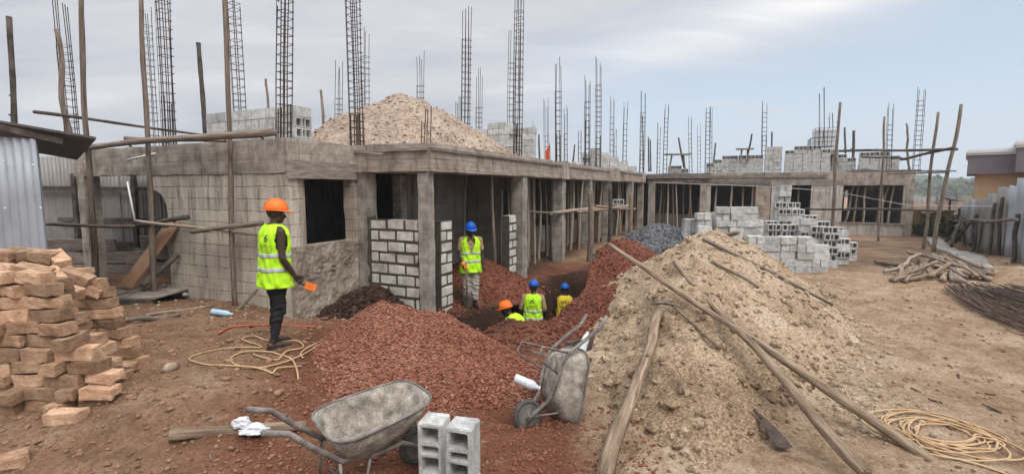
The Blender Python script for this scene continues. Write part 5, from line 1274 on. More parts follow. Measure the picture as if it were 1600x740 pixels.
# board leaning, pallet
a = at(196,449,9.15); b = at(277,341,9.45); d = (b-a); w_ = Vector((0.21,-0.10,0.0))
tag(MB().obox((a+b)/2, d/2, w_, d.cross(w_).normalized()*0.014).build('board', M['ply']), 'wide brown board leaning up into the broken wall opening', 'board')
t = thing('pallet', 'low grey wooden platform of boards lying in front of the left wall opening', 'pallet', (-7.4, 9.0, 0.3))
zp = gz(-7.3,8.9)
for i in range(3): rough(MB().obox((-7.95+i*0.62,8.95,zp+0.16), (0.29,-0.02,0.0), (0.05,0.45,0), (0,0,0.014)), 0.006, i).build('deck_board', M['plank'], t)
for i in range(2): MB().beam((-8.4,8.6+i*0.6,zp+0.09),(-6.5,8.52+i*0.6,zp+0.09),0.09,0.11).build('bearer', M['wood_dark'], t)
MB().beam((-8.05,8.5,zp+0.2),(-7.75,9.4,zp+0.2),0.06,0.05).build('batten', M['plank'], t); MB().beam((-7.35,8.5,zp+0.2),(-7.05,9.4,zp+0.2),0.06,0.05).build('batten', M['plank'], t)
Vv, Ff = rocks(np.stack([-6.5+0.35*RNG.normal(size=90), 9.75+0.25*RNG.normal(size=90), 0.25+0.12*RNG.random(90)], 1), 0.03+0.08*RNG.random(90), 0.8, 6)
o0 = np.array([-6.5,9.7,0.1]); me = np_mesh('rubble', Vv-o0, [Ff]); me.materials.append(M['conc']); o = link(bpy.data.objects.new('rubble', me)); o.location = Vector(o0)
tag(o, 'rubble of broken block fallen below the jagged wall opening', 'rubble', kind='stuff')
# right fence: iron sheets on rough posts, going away
fa, fb = Vector((12.75,11.8)), Vector((20.7,22.2))
t = thing('iron_fence', 'pale corrugated iron fence on rough posts running away along the right boundary', 'fence', (17, 16, 0))
n = 15; rf_ = random.Random(3)
def fz(f): return (2.70-1.25*f**0.85)
for i in range(n):
    f0, f1 = i/n, (i+1)/n; a = fa.lerp(fb, f0); b = fa.lerp(fb, f1+0.006); h = rf_.uniform(-0.09,0.10)
    corrugated(a, b, gz(a.x,a.y)-0.1, fz(f0)+h, gz(b.x,b.y)-0.1, fz(f0)+h+rf_.uniform(-.05,.05), 0.11, 0.014, seed=i+20).build('iron_sheet', M['iron' if rf_.random() < 0.4 else 'iron_old'], t, True)
nrm = Vector((fb-fa)).normalized(); nr = Vector((-nrm.y, nrm.x))
for i in range(7):
    f = 0.05+i*0.135+rf_.uniform(-.03,.03); c = fa.lerp(fb, f)+nr*0.12; hh = gz(c.x,c.y)+rf_.uniform(1.0,1.75)
    MB().tube(wob_path((c.x,c.y,gz(c.x,c.y)-0.2),(c.x+rf_.uniform(-.12,.12),c.y+rf_.uniform(-.12,.12),hh),0.02,8,i), rf_.uniform(.035,.055), 8).build('post', M['wood_dark'], t, True)
a = fa+nr*0.22; b = fb+nr*0.2
MB().tube(wob_path((a.x,a.y,1.55),(a.lerp(b,.5).x,a.lerp(b,.5).y,1.15),0.04,8,2),0.045,8).build('rail', M['wood'], t, True)
MB().tube(wob_path((a.lerp(b,.45).x,a.lerp(b,.45).y,1.25),(b.x,b.y,0.8),0.04,8,3),0.04,8).build('rail', M['wood'], t, True)
for i, (p0, p1) in enumerate((((1492,375,18.5),(1527,335,18.0)),((1487,380,18.0),(1502,338,19.0)),((1478,372,19.5),(1512,352,18.2)),((1516,378,17.4),(1523,345,17.6)))):
    pole('pole', 'dark pole leaning in the heap of poles at the far end of the right fence', at(*p0)-Vector((0,0,.1)), at(*p1), 0.06, 0.05, 0.03, 'wood_dark', 300+i, 'pole', 'dark poles leaning at the fence end')
ka, kb = Vector((12.0,12.2)), Vector((19.0,21.6)); m_ = MB()
for i in range(8):
    a = ka.lerp(kb, i/8); b = ka.lerp(kb, (i+1)/8-0.004); m_.beam((a.x,a.y,gz(a.x,a.y)+0.03),(b.x,b.y,gz(b.x,b.y)+0.03),0.55,0.16)
tag(rough(m_, 0.02, 8).build('path', M['conc_light']), 'pale concrete strip of path along the foot of the right fence', 'path', kind='structure')
# neighbouring house
t = thing('house', 'peach house with a mauve parapet and white stepped cornice beyond the right fence', 'house', (21, 20, 0))
def hb(x0, x1, y0, y1, z0, z1, name, mat): return MB().box(x0,x1,y0,y1,z0,z1).build(name, M[mat], t)
t.location = (18.75, 20.0, 0); t.rotation_euler = (0,0,R(-43))
def hl(x0, x1, y0, y1, z0, z1, name, mat, par=None): return MB().box(x0,x1,y0,y1,z0,z1).build(name, M[mat], par or t, world=False)
hl(0.35,6,0.40,5,-0.5,2.95,'wall','peach'); hl(1.75,7,-0.3,0.398,-0.5,2.98,'wall','peach')
hl(0.05,1.40,0.02,5.2,2.90,3.66,'parapet','purple')
for k, (e, z0, z1) in enumerate(((0.05,3.66,3.74),(0.09,3.743,3.83),(0.04,3.833,3.90))): hl(0.05-e,1.41,0.02-e,5.2+e,z0,z1,'cornice','white')
hl(1.38,8,-0.75,5.3,2.93,3.86,'parapet','purple')
for k, (e, z0, z1) in enumerate(((0.05,3.86,3.95),(0.09,3.953,4.06),(0.04,4.063,4.14))): hl(1.38-e,8+e,-0.75-e,5.3+e,z0,z1,'cornice','white')
w = hl(1.72,1.748,-0.12,0.28,1.9,2.7,'window','glass'); MB().box(1.70,1.719,-0.17,-0.12,1.85,2.75).box(1.70,1.719,0.28,0.33,1.85,2.75).box(1.70,1.719,-0.12,0.28,2.7,2.75).box(1.70,1.719,-0.12,0.28,1.85,1.9).build('frame', M['white'], w, world=False)
# satellite dish
c = at(1485,309,20.5); t = thing('satellite_dish', 'dark satellite dish on a thin mast beside the crooked scaffold pole', 'satellite dish', (c.x, c.y, -0.1))
mb = MB(); n_ = 24; ax = Vector((0.1,-0.35,0.9)).normalized(); e1 = ax.cross(Vector((0,1,0))).normalized(); e2 = ax.cross(e1)
rs = [0,0.12,0.24,0.34,0.42]
for lay in (0, 0.012):
    for r_ in rs:
        for k in range(n_):
            a = 6.283*k/n_; mb.v.append(tuple(c+e1*r_*math.cos(a)*1.15+e2*r_*math.sin(a)+ax*(0.75*r_*r_-0.08-lay)))
for s_ in (0, 1):
    for i in range(4):
        for k in range(n_):
            b0 = s_*5*n_+i*n_; f = (b0+k, b0+(k+1)%n_, b0+n_+(k+1)%n_, b0+n_+k); mb.f.append(f if s_ else f[::-1])
mb.build('reflector', M['dish'], t, True)
MB().tube([(c.x,c.y,-0.2),(c.x,c.y,c.z-0.12)], 0.035, 8).build('mast', M['steel'], t, True)
MB().tube([c+e2*0.4-ax*0.05, c+ax*0.4], 0.012, 6).build('feed_arm', M['steel'], t, True)
# things beyond the corner of the building
t = thing('boundary_wall', 'grey boundary wall with an iron sheet panel beyond the building corner', 'wall', (22, 27, 0))
a0 = at(1432,300,27); a1 = at(1466,300,26.5); a2 = at(1490,300,26)
corrugated((a0.x-0.3,a0.y),(a1.x,a1.y),-0.5,1.9,-0.5,1.8,0.2,0.02,seed=70).build('iron_panel', M['iron_old'], t, True)
MB().beam((a1.x,a1.y,0.8),(a2.x+1.0,a2.y,0.8),0.2,2.2).build('block_panel', M['conc'], t)
t = thing('small_house', 'small ochre house with a rusted roof behind the building corner', 'house', (20.4, 24.6, 0))
b0 = at(1437,345,23.9); 
MB().box(b0.x+0.1,b0.x+1.75,24.0,25.6,-0.4,1.15).build('wall', M['ochre'], t)
mb = MB(); V = [(b0.x-0.1,23.6,1.05),(b0.x+2.0,23.6,1.22),(b0.x+2.0,25.9,1.5),(b0.x+0.6,25.9,1.5)]
mb.add(V+[(a,b_,c_+0.05) for a,b_,c_ in V], [(3,2,1,0),(4,5,6,7),(0,1,5,4),(1,2,6,5),(2,3,7,6),(3,0,4,7)]); mb.build('roof', M['roofred'], t)
def bush(name, label, c, r, n, seed, cat='bush', leaf=0.09):
    rg = np.random.default_rng(seed); t = thing(name, label, cat, c)
    cl = rg.normal(size=(9,3))*np.array(r)*0.55; Vs = []; Fs = []
    for i in range(n):
        k = rg.integers(0, 9); p = np.array([c[0],c[1],c[2]+r[2]])+cl[k]+rg.normal(size=3)*np.array(r)*0.22
        if p[2] < c[2]: p[2] = c[2]+rg.random()*0.2
        u = rg.normal(size=3); u /= np.linalg.norm(u); v = np.cross(u, rg.normal(size=3)); v /= np.linalg.norm(v); s = leaf*(0.6+0.8*rg.random())
        b = len(Vs); Vs += [p-u*s, p+v*s*0.45, p+u*s, p-v*s*0.45]; Fs.append((b,b+1,b+2,b+3))
    mb = MB(); mb.add([tuple(q) for q in Vs], Fs); mb.build('foliage', M['leaf'], t)
    st = MB()
    for k in range(4): st.tube([Vector(c)-Vector((0,0,.15)), Vector(c)+Vector(cl[k]*0.6)+Vector((0,0,r[2]*0.9))], [0.03,0.012], 5)
    st.build('stem', M['wood_dark'], t)
for i, (px, py, Y, r, lab) in enumerate(((1447,372,23.2,(.5,.4,.45),'dusty green bush behind the building corner at the foot of the slim pole'),(1476,372,22.5,(.5,.4,.55),'taller green bush beneath the satellite dish'),(1462,366,23.6,(.6,.4,.35),'low bush between the two corner poles'))):
    c = at(px, py, Y); bush('bush', lab, (c.x, c.y, gz(c.x,c.y)), r, 700, 40+i)
# water tank platform on the far roof
cpl = bw(10.15, FT+1.2, SLAB); t = thing('tank_platform', 'concrete platform on two posts with a thin railing on the far roof', 'platform', tuple(cpl))
def L2(s, tt, z): return bw(s, tt, z)
def bbx(s0, s1, t0, t1, z0, z1):
    c = bw((s0+s1)/2, (t0+t1)/2, (z0+z1)/2); return MB().obox(c, Vector((WX,WY,0))*(s1-s0)/2, Vector((UX,UY,0))*(t1-t0)/2, Vector((0,0,(z1-z0)/2)))
s0 = wb(*at(1262,240,26)[:2])[0]; s1 = wb(*at(1309,240,25.2)[:2])[0]; tt0 = FT+1.0
bbx(s0,s1,tt0,tt0+1.4,4.05,4.30).build('deck', M['conc'], t)
for s_ in (s0+0.2, s1-0.25): bbx(s_,s_+0.2,tt0+0.15,tt0+0.35,SLAB,4.05).build('post', M['conc_light'], t)
for s_ in (s0+0.2, s1-0.25): bbx(s_,s_+0.2,tt0+1.1,tt0+1.3,SLAB,4.05).build('post', M['conc_light'], t)
mb = MB()
for s_ in (s0+0.05, s1-0.05): mb.tube([L2(s_,tt0+0.05,4.3), L2(s_,tt0+0.05,4.92)], 0.018, 6)
mb.tube([L2(s0+0.05,tt0+0.05,4.92), L2(s1-0.05,tt0+0.05,4.92)], 0.016, 6); mb.tube([L2(s0+0.05,tt0+0.05,4.92), L2(s0+0.05,tt0+1.35,4.88)], 0.016, 6)
for k in range(5): mb.tube([L2(s0+0.05,tt0+0.1+k*0.28,4.3), L2(s0+0.05,tt0+0.1+k*0.28,4.9)], 0.010, 5)
mb.build('railing', M['steel'], t)
cx = (s0+s1)/2+0.08; t = thing('water_tank', 'translucent white caged water tank standing on the roof platform', 'water tank', tuple(bw(cx, tt0+0.8, 4.30)))
o = bbx(cx-0.46,cx+0.46,tt0+0.35,tt0+1.25,4.46,5.42).build('container', M['plastic_white'], t); bevel_mesh(o.data, 0.06, 3)
mb = MB()
for k in range(6):
    s_ = cx-0.48+k*0.192; mb.tube([L2(s_,tt0+0.33,4.42), L2(s_,tt0+0.33,5.46)], 0.009, 5); mb.tube([L2(s_,tt0+1.27,4.42), L2(s_,tt0+1.27,5.46)], 0.009, 5)
for z in (4.5,4.75,5.0,5.25,5.46): mb.tube([L2(cx-0.48,tt0+0.33,z), L2(cx+0.48,tt0+0.33,z), L2(cx+0.48,tt0+1.27,z), L2(cx-0.48,tt0+1.27,z)], 0.009, 5, closed=True)
mb.build('cage', M['steel'], t); bbx(cx-0.48,cx+0.48,tt0+0.33,tt0+1.27,4.302,4.44).build('skid', M['plastic_white'], t)
# small table like platform on the far roof, flag on the wing
c = at(1163,245,26.6); t = thing('trestle', 'little trestle table on the block stack on the far roof', 'trestle', tuple(c))
MB().obox(c+Vector((0,0,0.42)), (0.42,-0.1,0), (0.06,0.2,0), (0,0,0.03)).build('top', M['plank'], t)
for dx in (-0.2, 0.2): MB().beam(c+Vector((dx,0,-0.3)), c+Vector((dx*0.8,0,0.39)), 0.07, 0.07, (0,1,0)).build('leg', M['plank'], t)
c = at(1058,266,29.5); t = thing('bench', 'rough bench of boards standing on the far roof by the inner corner', 'bench', tuple(c))
MB().obox(c+Vector((0,0,0.95)), (0.75,0,0), (0,0.3,0), (0,0,0.04)).build('top', M['plank'], t)
for dx in (-0.5, 0.5): MB().beam(c+Vector((dx,0,-0.1)), c+Vector((dx*0.7,0,0.91)), 0.08, 0.08, (0,1,0)).build('leg', M['plank'], t)
pole('stick', 'dark stick leaning above the rough bench on the far roof', at(1069,262,29.5), at(1060,215,29.5), 0.06, 0.05, 0.01, 'wood_dark', 401)
pole('stick', 'dark stick standing left of the tall block stack on the far roof', at(1115,255,28), at(1118,223,28), 0.05, 0.04, 0.01, 'wood_dark', 402)
pole('stick', 'dark stick leaning behind the tallest blocks on the far roof', at(1169,240,28), at(1175,209,28), 0.05, 0.045, 0.01, 'wood_dark', 403)
pole('stick', 'thin post standing left of the square block stack on the far roof', at(1206,262,27), at(1206,206,27), 0.045, 0.04, 0.01, 'wood_dark', 404)
pole('stick', 'post standing just right of the water tank on the far roof', at(1321,240,26), at(1320,199,26), 0.05, 0.045, 0.01, 'wood_dark', 405)
pole('stick', 'dark stout post above the last roof block stack', at(1333,250,26), at(1334,204,26), 0.07, 0.06, 0.01, 'wood_dark', 406)
for i, (px, y0, y1, D) in enumerate(((1014,268,214,27.5),(1017,268,218,29),(895,256,226,24),(822,247,215,22),(843,250,210,22),(1005,268,180,31))):
    pole('stick', ['thin dark stick at the inner corner of the roof, the taller','thin dark stick at the inner corner of the roof, the shorter','thin stick leaning on the wing roof between two rebar cages','thin stick on the wing roof before the red flag','thin stick just left of the red flag','faint thin stick above the far inner corner'][i], at(px,y0,D), at(px+(3 if i == 2 else -1),y1,D), 0.045, 0.035, 0.01, 'wood_dark', 410+i)
c = at(858,250,15.9); t = thing('flag', 'small orange red flag hanging on a stick at the roof edge of the wing', 'flag', tuple(c))
pole_mb(at(860,272,15.7), at(859,222,15.7), 0.014, 0.012, 0.004, 8, 3, False).build('staff', M['wood'], t)
mb = MB(); f0 = at(854,226,15.68)
for i in range(9):
    for j in range(6):
        u, v = j/5, i/8; w_ = 0.02+0.15*math.sin(v*2.6)
        mb.v.append((f0.x+0.10-w_*u*(1-0.25*v), f0.y+0.05*math.sin(u*9+v*4), f0.z-0.52*v-0.03*u))
for i in range(8):
    for j in range(5): k = i*6+j; mb.f.append((k,k+1,k+7,k+6))
o = mb.build('cloth', M['flag'], t, True); md = o.modifiers.new('th', 'SOLIDIFY'); md.thickness = 0.004
# hills
def hill(name, label, x0, x1, y, h, seed, d=140):
    xs = np.linspace(x0, x1, 70); ys = np.linspace(0, d, 12); X, Y = np.meshgrid(xs, ys)
    e = np.sin(np.pi*np.clip((X-x0)/(x1-x0),0,1))**0.6
    Z = -4+(h+4)*e*np.sin(np.clip(Y/d,0,1)*np.pi/2)+ e*h*0.5*fbm(X, Y, 0.02, 3, seed)
    I = np.arange(X.size).reshape(X.shape); F = np.stack([I[:-1,:-1].ravel(), I[:-1,1:].ravel(), I[1:,1:].ravel(), I[1:,:-1].ravel()], 1)
    me = np_mesh(name, np.stack([X.ravel(), Y.ravel()+y, Z.ravel()], 1), [F]); me.materials.append(M['hill']); me.polygons.foreach_set('use_smooth', [True]*len(me.polygons))
    tag(link(bpy.data.objects.new(name, me)), label, 'hill', kind='structure')
hill('hills', 'low wooded hills on the horizon to the right', 90, 520, 240, 11, 3)
rgt = np.random.default_rng(8); Vs = []; Fs = []
mb = MB()
for i in range(260):
    x = 110+230*rgt.random(); y = 225+60*rgt.random(); z = -3+0.045*(y-225)*2; r = 1.5+2.5*rgt.random()
    for k in range(16):
        p = np.array([x,y,z+r])+rgt.normal(size=3)*r*0.55; u = rgt.normal(size=3); u /= np.linalg.norm(u); v = np.cross(u, rgt.normal(size=3)); v /= np.linalg.norm(v); s = r*0.42
        mb.add([p-u*s, p+v*s, p+u*s, p-v*s], [(0,1,2,3)])
tag(mb.build('far_trees', M['leaf']), 'distant trees covering the slopes on the horizon', 'trees', kind='stuff')
# ================================================================== PEOPLE
def remesh(mb, name, mat, parent, vox=0.008, smooth=6, wrinkle=0.0):
    me = mb.mesh('tmp'); o = link(bpy.data.objects.new('tmp', me))
    r_ = o.modifiers.new('r', 'REMESH'); r_.mode = 'VOXEL'; r_.voxel_size = vox; r_.use_smooth_shade = True
    s_ = o.modifiers.new('s', 'SMOOTH'); s_.iterations = smooth; s_.factor = 0.5
    dg = bpy.context.evaluated_depsgraph_get(); dg.update()
    m2 = bpy.data.meshes.new_from_object(o.evaluated_get(dg)); bpy.data.objects.remove(o); bpy.data.meshes.remove(me)
    if wrinkle:
        n_ = len(m2.vertices); co = np.empty(n_*3); m2.vertices.foreach_get('co', co); co = co.reshape(-1,3); no = np.empty(n_*3); m2.vertices.foreach_get('normal', no); no = no.reshape(-1,3)
        d_ = 2*np.abs(fbm(co[:,0]*6+co[:,1]*9+co[:,2]*4, co[:,2]*13+co[:,1]*5, 1.0, 3, 7))-0.25
        m2.vertices.foreach_set('co', (co+no*(d_*wrinkle)[:,None]).ravel()); m2.update()
    m2.name = name; m2.materials.clear(); m2.materials.append(mat); m2.polygons.foreach_set('use_smooth', [True]*len(m2.polygons))
    ob = link(bpy.data.objects.new(name, m2)); ob.parent = parent; return ob
def helmet(parent, H, Mh, mat):
    mb = MB(); n = 28; rings = 9; rx, ry, rz = 0.135, 0.112, 0.135
    for lay, k in ((0,1.0),(1,0.95)):
        for i in range(rings+1):
            a = math.pi/2*i/rings
            for j in range(n):
                b = 6.283*j/n; mb.v.append((rx*k*math.cos(a)*math.cos(b), ry*k*math.cos(a)*math.sin(b), rz*k*math.sin(a) if i < rings else rz*k))
    for lay in (0, 1):
        o_ = lay*(rings+1)*n
        for i in range(rings):
            for j in range(n):
                f = (o_+i*n+j, o_+i*n+(j+1)%n, o_+(i+1)*n+(j+1)%n, o_+(i+1)*n+j); mb.f.append(f if lay == 0 else f[::-1])
    for j in range(n): mb.f.append((j, (rings+1)*n+j, (rings+1)*n+(j+1)%n, (j+1)%n))
    # brim: wide at the front, narrow behind
    b0 = len(mb.v)
    for z in (0.004, -0.006):
        for k in (0.97, 1.0):
            for j in range(n):
                b = 6.283*j/n; ext = (0.012+0.065*max(0, math.cos(b))**2) if k == 1.0 else 0
                mb.v.append(((rx*k+ext)*math.cos(b), (ry*k+ext*0.7)*math.sin(b), z-0.25*ext*(1 if k == 1 else 0)))
    for j in range(n):
        q = (j+1)%n; mb.f.append((b0+j, b0+n+j, b0+n+q, b0+q)); mb.f.append((b0+2*n+j, b0+2*n+q, b0+3*n+q, b0+3*n+j)); mb.f.append((b0+n+j, b0+3*n+j, b0+3*n+q, b0+n+q))
    for y_ in (-0.035, 0, 0.035):
        mb.tube([(rx*math.cos(a)*0.99, y_, rz*math.sin(a)*0.995*(1-0.35*(y_/ry)**2)) for a in [0.35+i*0.24 for i in range(11)]], [0.004]+[0.008]*9+[0.004], 6)
    mb.v = [tuple(Mh@Vector(p)) for p in mb.v]
    return mb.build('helmet', M[mat], parent, True, world=False)
def person(label, loc, yaw, P):
    """a figure facing local +X; P holds the pose: joints in metres from the feet"""
    t = thing('person', label, 'person', loc, rot=(0,0,yaw))
    lean = P.get('lean', 0.0); hz_ = 0.93; hipdz = P.get('drop', 0.0)
    def T(x, y, z):     # trunk joints lean forward over the hips
        dz = z-hz_; c, s = math.cos(lean), math.sin(lean)
        return Vector((x*c+dz*s, y, hz_+hipdz+dz*c-x*s))
    ML = Matrix.Rotation(lean, 3, 'Y')
    b = MB(); vox = P.get('vox', 0.008)
    b.ell(T(0,0,0.95), (0.105,0.155,0.125), M=ML); b.ell(T(0,0,1.10), (0.098,0.138,0.15), M=ML); b.ell(T(0.005,0,1.28), (0.112,0.165,0.19), M=ML)
    b.capsule([T(-0.005,0.145,1.415), T(-0.005,-0.145,1.415)], [0.058,0.058]); b.capsule([T(-0.015,0.09,1.44), T(-0.01,0,1.475), T(-0.015,-0.09,1.44)], [0.04,0.06,0.04])
    b.capsule([T(-0.01,0,1.42), T(0.012,0,1.54)], [0.056,0.052])
    hy, hp = P.get('head_yaw', 0), P.get('head_pitch', 0)
    hc = T(0.02,0,1.615); MH = ML.to_4x4() @ Matrix.Rotation(hy, 4, 'Z') @ Matrix.Rotation(hp, 4, 'Y'); MH3 = MH.to_3x3()
    def Hd(x, y, z): return hc+MH3@Vector((x, y, z))
    b.ell(Hd(-0.008,0,0.025), (0.098,0.076,0.098), M=MH3); b.ell(Hd(0.028,0,-0.05), (0.066,0.056,0.07), M=MH3); b.ell(Hd(0.06,0,-0.085), (0.028,0.03,0.025), M=MH3)
    b.capsule([Hd(0.084,0,0.015), Hd(0.108,0,-0.028)], [0.012,0.017], 8); b.ell(Hd(0.085,0,-0.058), (0.018,0.027,0.009), M=MH3, seg=10, rings=6); b.ell(Hd(0.083,0,-0.073), (0.017,0.024,0.009), M=MH3, seg=10, rings=6)
    b.ell(Hd(0.078,0,0.035), (0.016,0.052,0.010), M=MH3, seg=10, rings=6)
    for s in (-1, 1): b.ell(Hd(-0.012,s*0.078,-0.01), (0.019,0.012,0.032), M=MH3, seg=10, rings=6)
    tr = MB(); lw = P.get('trouser_w', 0.012)
    for s, key in ((1,'L'), (-1,'R')):
        hip, knee, ank = [Vector(v) for v in P['leg'+key]]
        b.capsule([hip, hip.lerp(knee,.5), knee, knee.lerp(ank,.35), ank], [0.088,0.077,0.055,0.057,0.040])
        fd = Vector(P.get('foot'+key, (1,0,0))).normalized()
        b.capsule([ank+Vector((0,0,-0.045))-fd*0.045, ank+fd*0.07+Vector((0,0,-0.055)), ank+fd*0.165+Vector((0,0,-0.068))], [0.036,0.038,0.024])
        tr.capsule([hip+Vector((0,0,0.02)), hip.lerp(knee,.5), knee, knee.lerp(ank,.4), knee.lerp(ank, P.get('cuff',0.93))], [0.096+lw*.5,0.082+lw,0.062+lw,0.060+lw*1.3,0.047+lw*1.5])
    tr.ell(T(0,0,0.96), (0.118,0.168,0.12), M=ML)
    sh = MB()
    if P.get('shirt'):
        sh.ell(T(0,0,1.02), (0.112,0.158,0.15), M=ML); sh.ell(T(0,0,1.25), (0.124,0.176,0.21), M=ML); sh.capsule([T(-0.005,0.145,1.418), T(-0.005,-0.145,1.418)], [0.068,0.068]); sh.capsule([T(-0.01,0.06,1.46),T(-0.01,-0.06,1.46)], [0.055,0.055])
    for s, key in ((1,'L'), (-1,'R')):
        so, el, wr, hd = [Vector(v) for v in P['arm'+key]]
        if P.get('arm_on_trunk', True): so = T(*so)
        b.capsule([so, so.lerp(el,.4), el, el.lerp(wr,.35), wr], [0.054,0.048,0.038,0.040,0.027])
        if P.get('shirt'): sh.capsule([so, so.lerp(el,P.get('sleeve',.75))], [0.066,0.058])
        # hand: palm, four bent fingers of unequal length and a thumb from the side of the palm
        d = (hd-wr).normalized(); side = Vector(P.get('thumb'+key, (1,0,0))); side = (side-d*side.dot(d)).normalized(); nrm = d.cross(side).normalized()*(1 if key == 'R' else -1)
        curl = P.get('curl'+key, 0.5)
        for k in range(4):
            off = side*(0.030-0.020*k); st = wr+d*0.012+off*0.7; kn = wr+d*(0.086-0.006*abs(k-1.2))+off
            b.capsule([st, kn], [0.016,0.012], 8)
            Lf = (0.036,0.042,0.039,0.030)[k]; a1 = 0.35+curl; a2 = a1+0.3+curl*1.1
            m1 = kn+(d*math.cos(a1)+nrm*math.sin(a1))*Lf; m2 = m1+(d*math.cos(a2)+nrm*math.sin(a2))*Lf*0.85
            b.capsule([kn, m1, m2], [0.0105,0.0095,0.008], 8)
        tb = wr+d*0.028+side*0.028; t1 = tb+(side*0.65+d*0.75+nrm*0.25).normalized()*0.04; b.capsule([tb, t1, t1+(d*0.85+nrm*0.5).normalized()*0.028], [0.014,0.011,0.009], 8)
    remesh(b, 'body', M['skin'], t, vox, 4)
    for s in (-1, 1):
        MB().ell(Hd(0.083,s*0.032,0.012), (0.009,0.013,0.008), 10, 8, MH3).build('eye', M['eye'], t, True, world=False)
    remesh(tr, 'trousers', M[P['trousers']], t, 0.008, 4, P.get('wrinkle', 0.022))
    if P.get('shirt'): remesh(sh, 'shirt', M['shirt'], t, 0.009, 4, 0.012)
    helmet(t, hc, Matrix.Translation(Hd(-0.002,0,0.045)) @ MH @ Matrix.Rotation(R(-4), 4, 'Y'), P['helmet'])
    # vest or jersey: a shell round the trunk with arm holes and a neck
    keys = P.get('vest_keys', [(0.74,.165,.232),(0.86,.158,.222),(1.0,.148,.205),(1.15,.142,.198),(1.3,.146,.2),(1.38,.138,.196),(1.44,.115,.165),(1.475,.088,.115),(1.49,.078,.092)])
    def prof(z):
        for (z0,a0,b0),(z1,a1,b1) in zip(keys, keys[1:]):
            if z <= z1: f = (z-z0)/(z1-z0); return a0+(a1-a0)*f, b0+(b1-b0)*f
        return keys[-1][1:]
    def surf(th, z, o_=0.0):
        a, b_ = prof(z); c, s = math.cos(th), math.sin(th); e = 2/2.6
        fold = 0.010*math.sin(th*7+z*9+2*math.sin(z*17))*(1-min(1,max(0,(z-0.75)/0.7)))+0.005*math.sin(th*13+z*23+yaw)+0.003*math.sin(th*5-z*41)
        x = (a+fold+o_)*math.copysign(abs(c)**e, c); y = (b_+fold+o_)*math.copysign(abs(s)**e, s)
        return T(x, y, z+0.006*math.sin(th*3+1))
    def shell(name, mat, z0, z1, par, o_, nz, gap, holes=True, th=0.006, nth=72):
        mb = MB(); 
        for i in range(nz+1):
            for j in range(nth): mb.v.append(tuple(surf(2*math.pi*(j+0.5)/nth, z0+(z1-z0)*i/nz, o_)))
        for i in range(nz):
            zc = z0+(z1-z0)*(i+0.5)/nz
            for j in range(nth):
                a = 2*math.pi*(j+1)/nth; a = a-2*math.pi if a > math.pi else a
                if abs(a) < gap(zc): continue
                if holes and ((abs(abs(a)-math.pi/2-0.02)/0.42)**2+((zc-1.30)/0.145)**2) < 1: continue
                mb.f.append((i*nth+j, i*nth+(j+1)%nth, (i+1)*nth+(j+1)%nth, (i+1)*nth+j))
        o = mb.build(name, M[mat], par, True, world=False)
        sd = o.modifiers.new('thick', 'SOLIDIFY'); sd.thickness = th; sd.offset = 1
        return o
    gapf = (lambda z: max(0, (z-1.16)*1.5)) if P.get('open') else (lambda z: max(0, (z-1.38)*3))
    v = shell('jersey' if P['top'] == 'jersey' else 'safety_vest', P['top'], keys[0][0], 1.488, t, 0.0, 50, gapf)
    if P['top'] == 'vest':
        for zz_ in P.get('stripes', (0.93, 1.09)): shell('reflective_stripe', 'stripe', zz_, zz_+0.05, v, 0.0065, 3, gapf, True, 0.003)
    # printing on the back, laid on the cloth
    def text_on(txt, size, zc, ang=math.pi, cond=1.0):
        cu = bpy.data.curves.new('t', 'FONT'); cu.body = txt; cu.size = size; cu.align_x = 'CENTER'; cu.align_y = 'CENTER'; cu.resolution_u = 3; cu.offset = size*0.012
        o = link(bpy.data.objects.new('t', cu)); dg = bpy.context.evaluated_depsgraph_get(); dg.update()
        m2 = bpy.data.meshes.new_from_object(o.evaluated_get(dg)); bpy.data.objects.remove(o)
        bm = bmesh.new(); bm.from_mesh(m2); bmesh.ops.subdivide_edges(bm, edges=[e for e in bm.edges if e.calc_length() > 0.03], cuts=2); 
        mb = MB(); bm.verts.index_update()
        for q in bm.verts: mb.v.append(tuple(surf(ang+q.co.x*cond/0.19, zc+q.co.y, 0.0105)))
        mb.f = [tuple(x.index for x in f.verts) for f in bm.faces]; bm.free(); bpy.data.meshes.remove(m2)
        return mb
    for (txt, size, zc, ang, cond) in P.get('print', []):
        text_on(txt, size, zc, ang, cond).build('print', M['ink'], v, world=False)
    if P.get('small_print'):
        ang, zc = P['small_print']; rg = random.Random(5); mb = MB()
        for r_ in range(4):
            x = -0.09+rg.uniform(0,.02)
            while x < 0.09:
                w_ = rg.uniform(0.008,0.03); z_ = zc-0.026*r_; q = [surf(ang+xx/0.19, zq, 0.0105) for xx, zq in ((x,z_-0.0035),(x+w_,z_-0.0035),(x+w_,z_+0.0035),(x,z_+0.0035))]
                mb.add([tuple(p) for p in q], [(0,1,2,3)]); x += w_+rg.uniform(0.005,0.014)
        mb.build('print', M['ink'], v, world=False)
    return t, T, hc
sm_ = remesh(SMEAR, 'mortar_smear', M['plaster'], B, 0.012, 3)
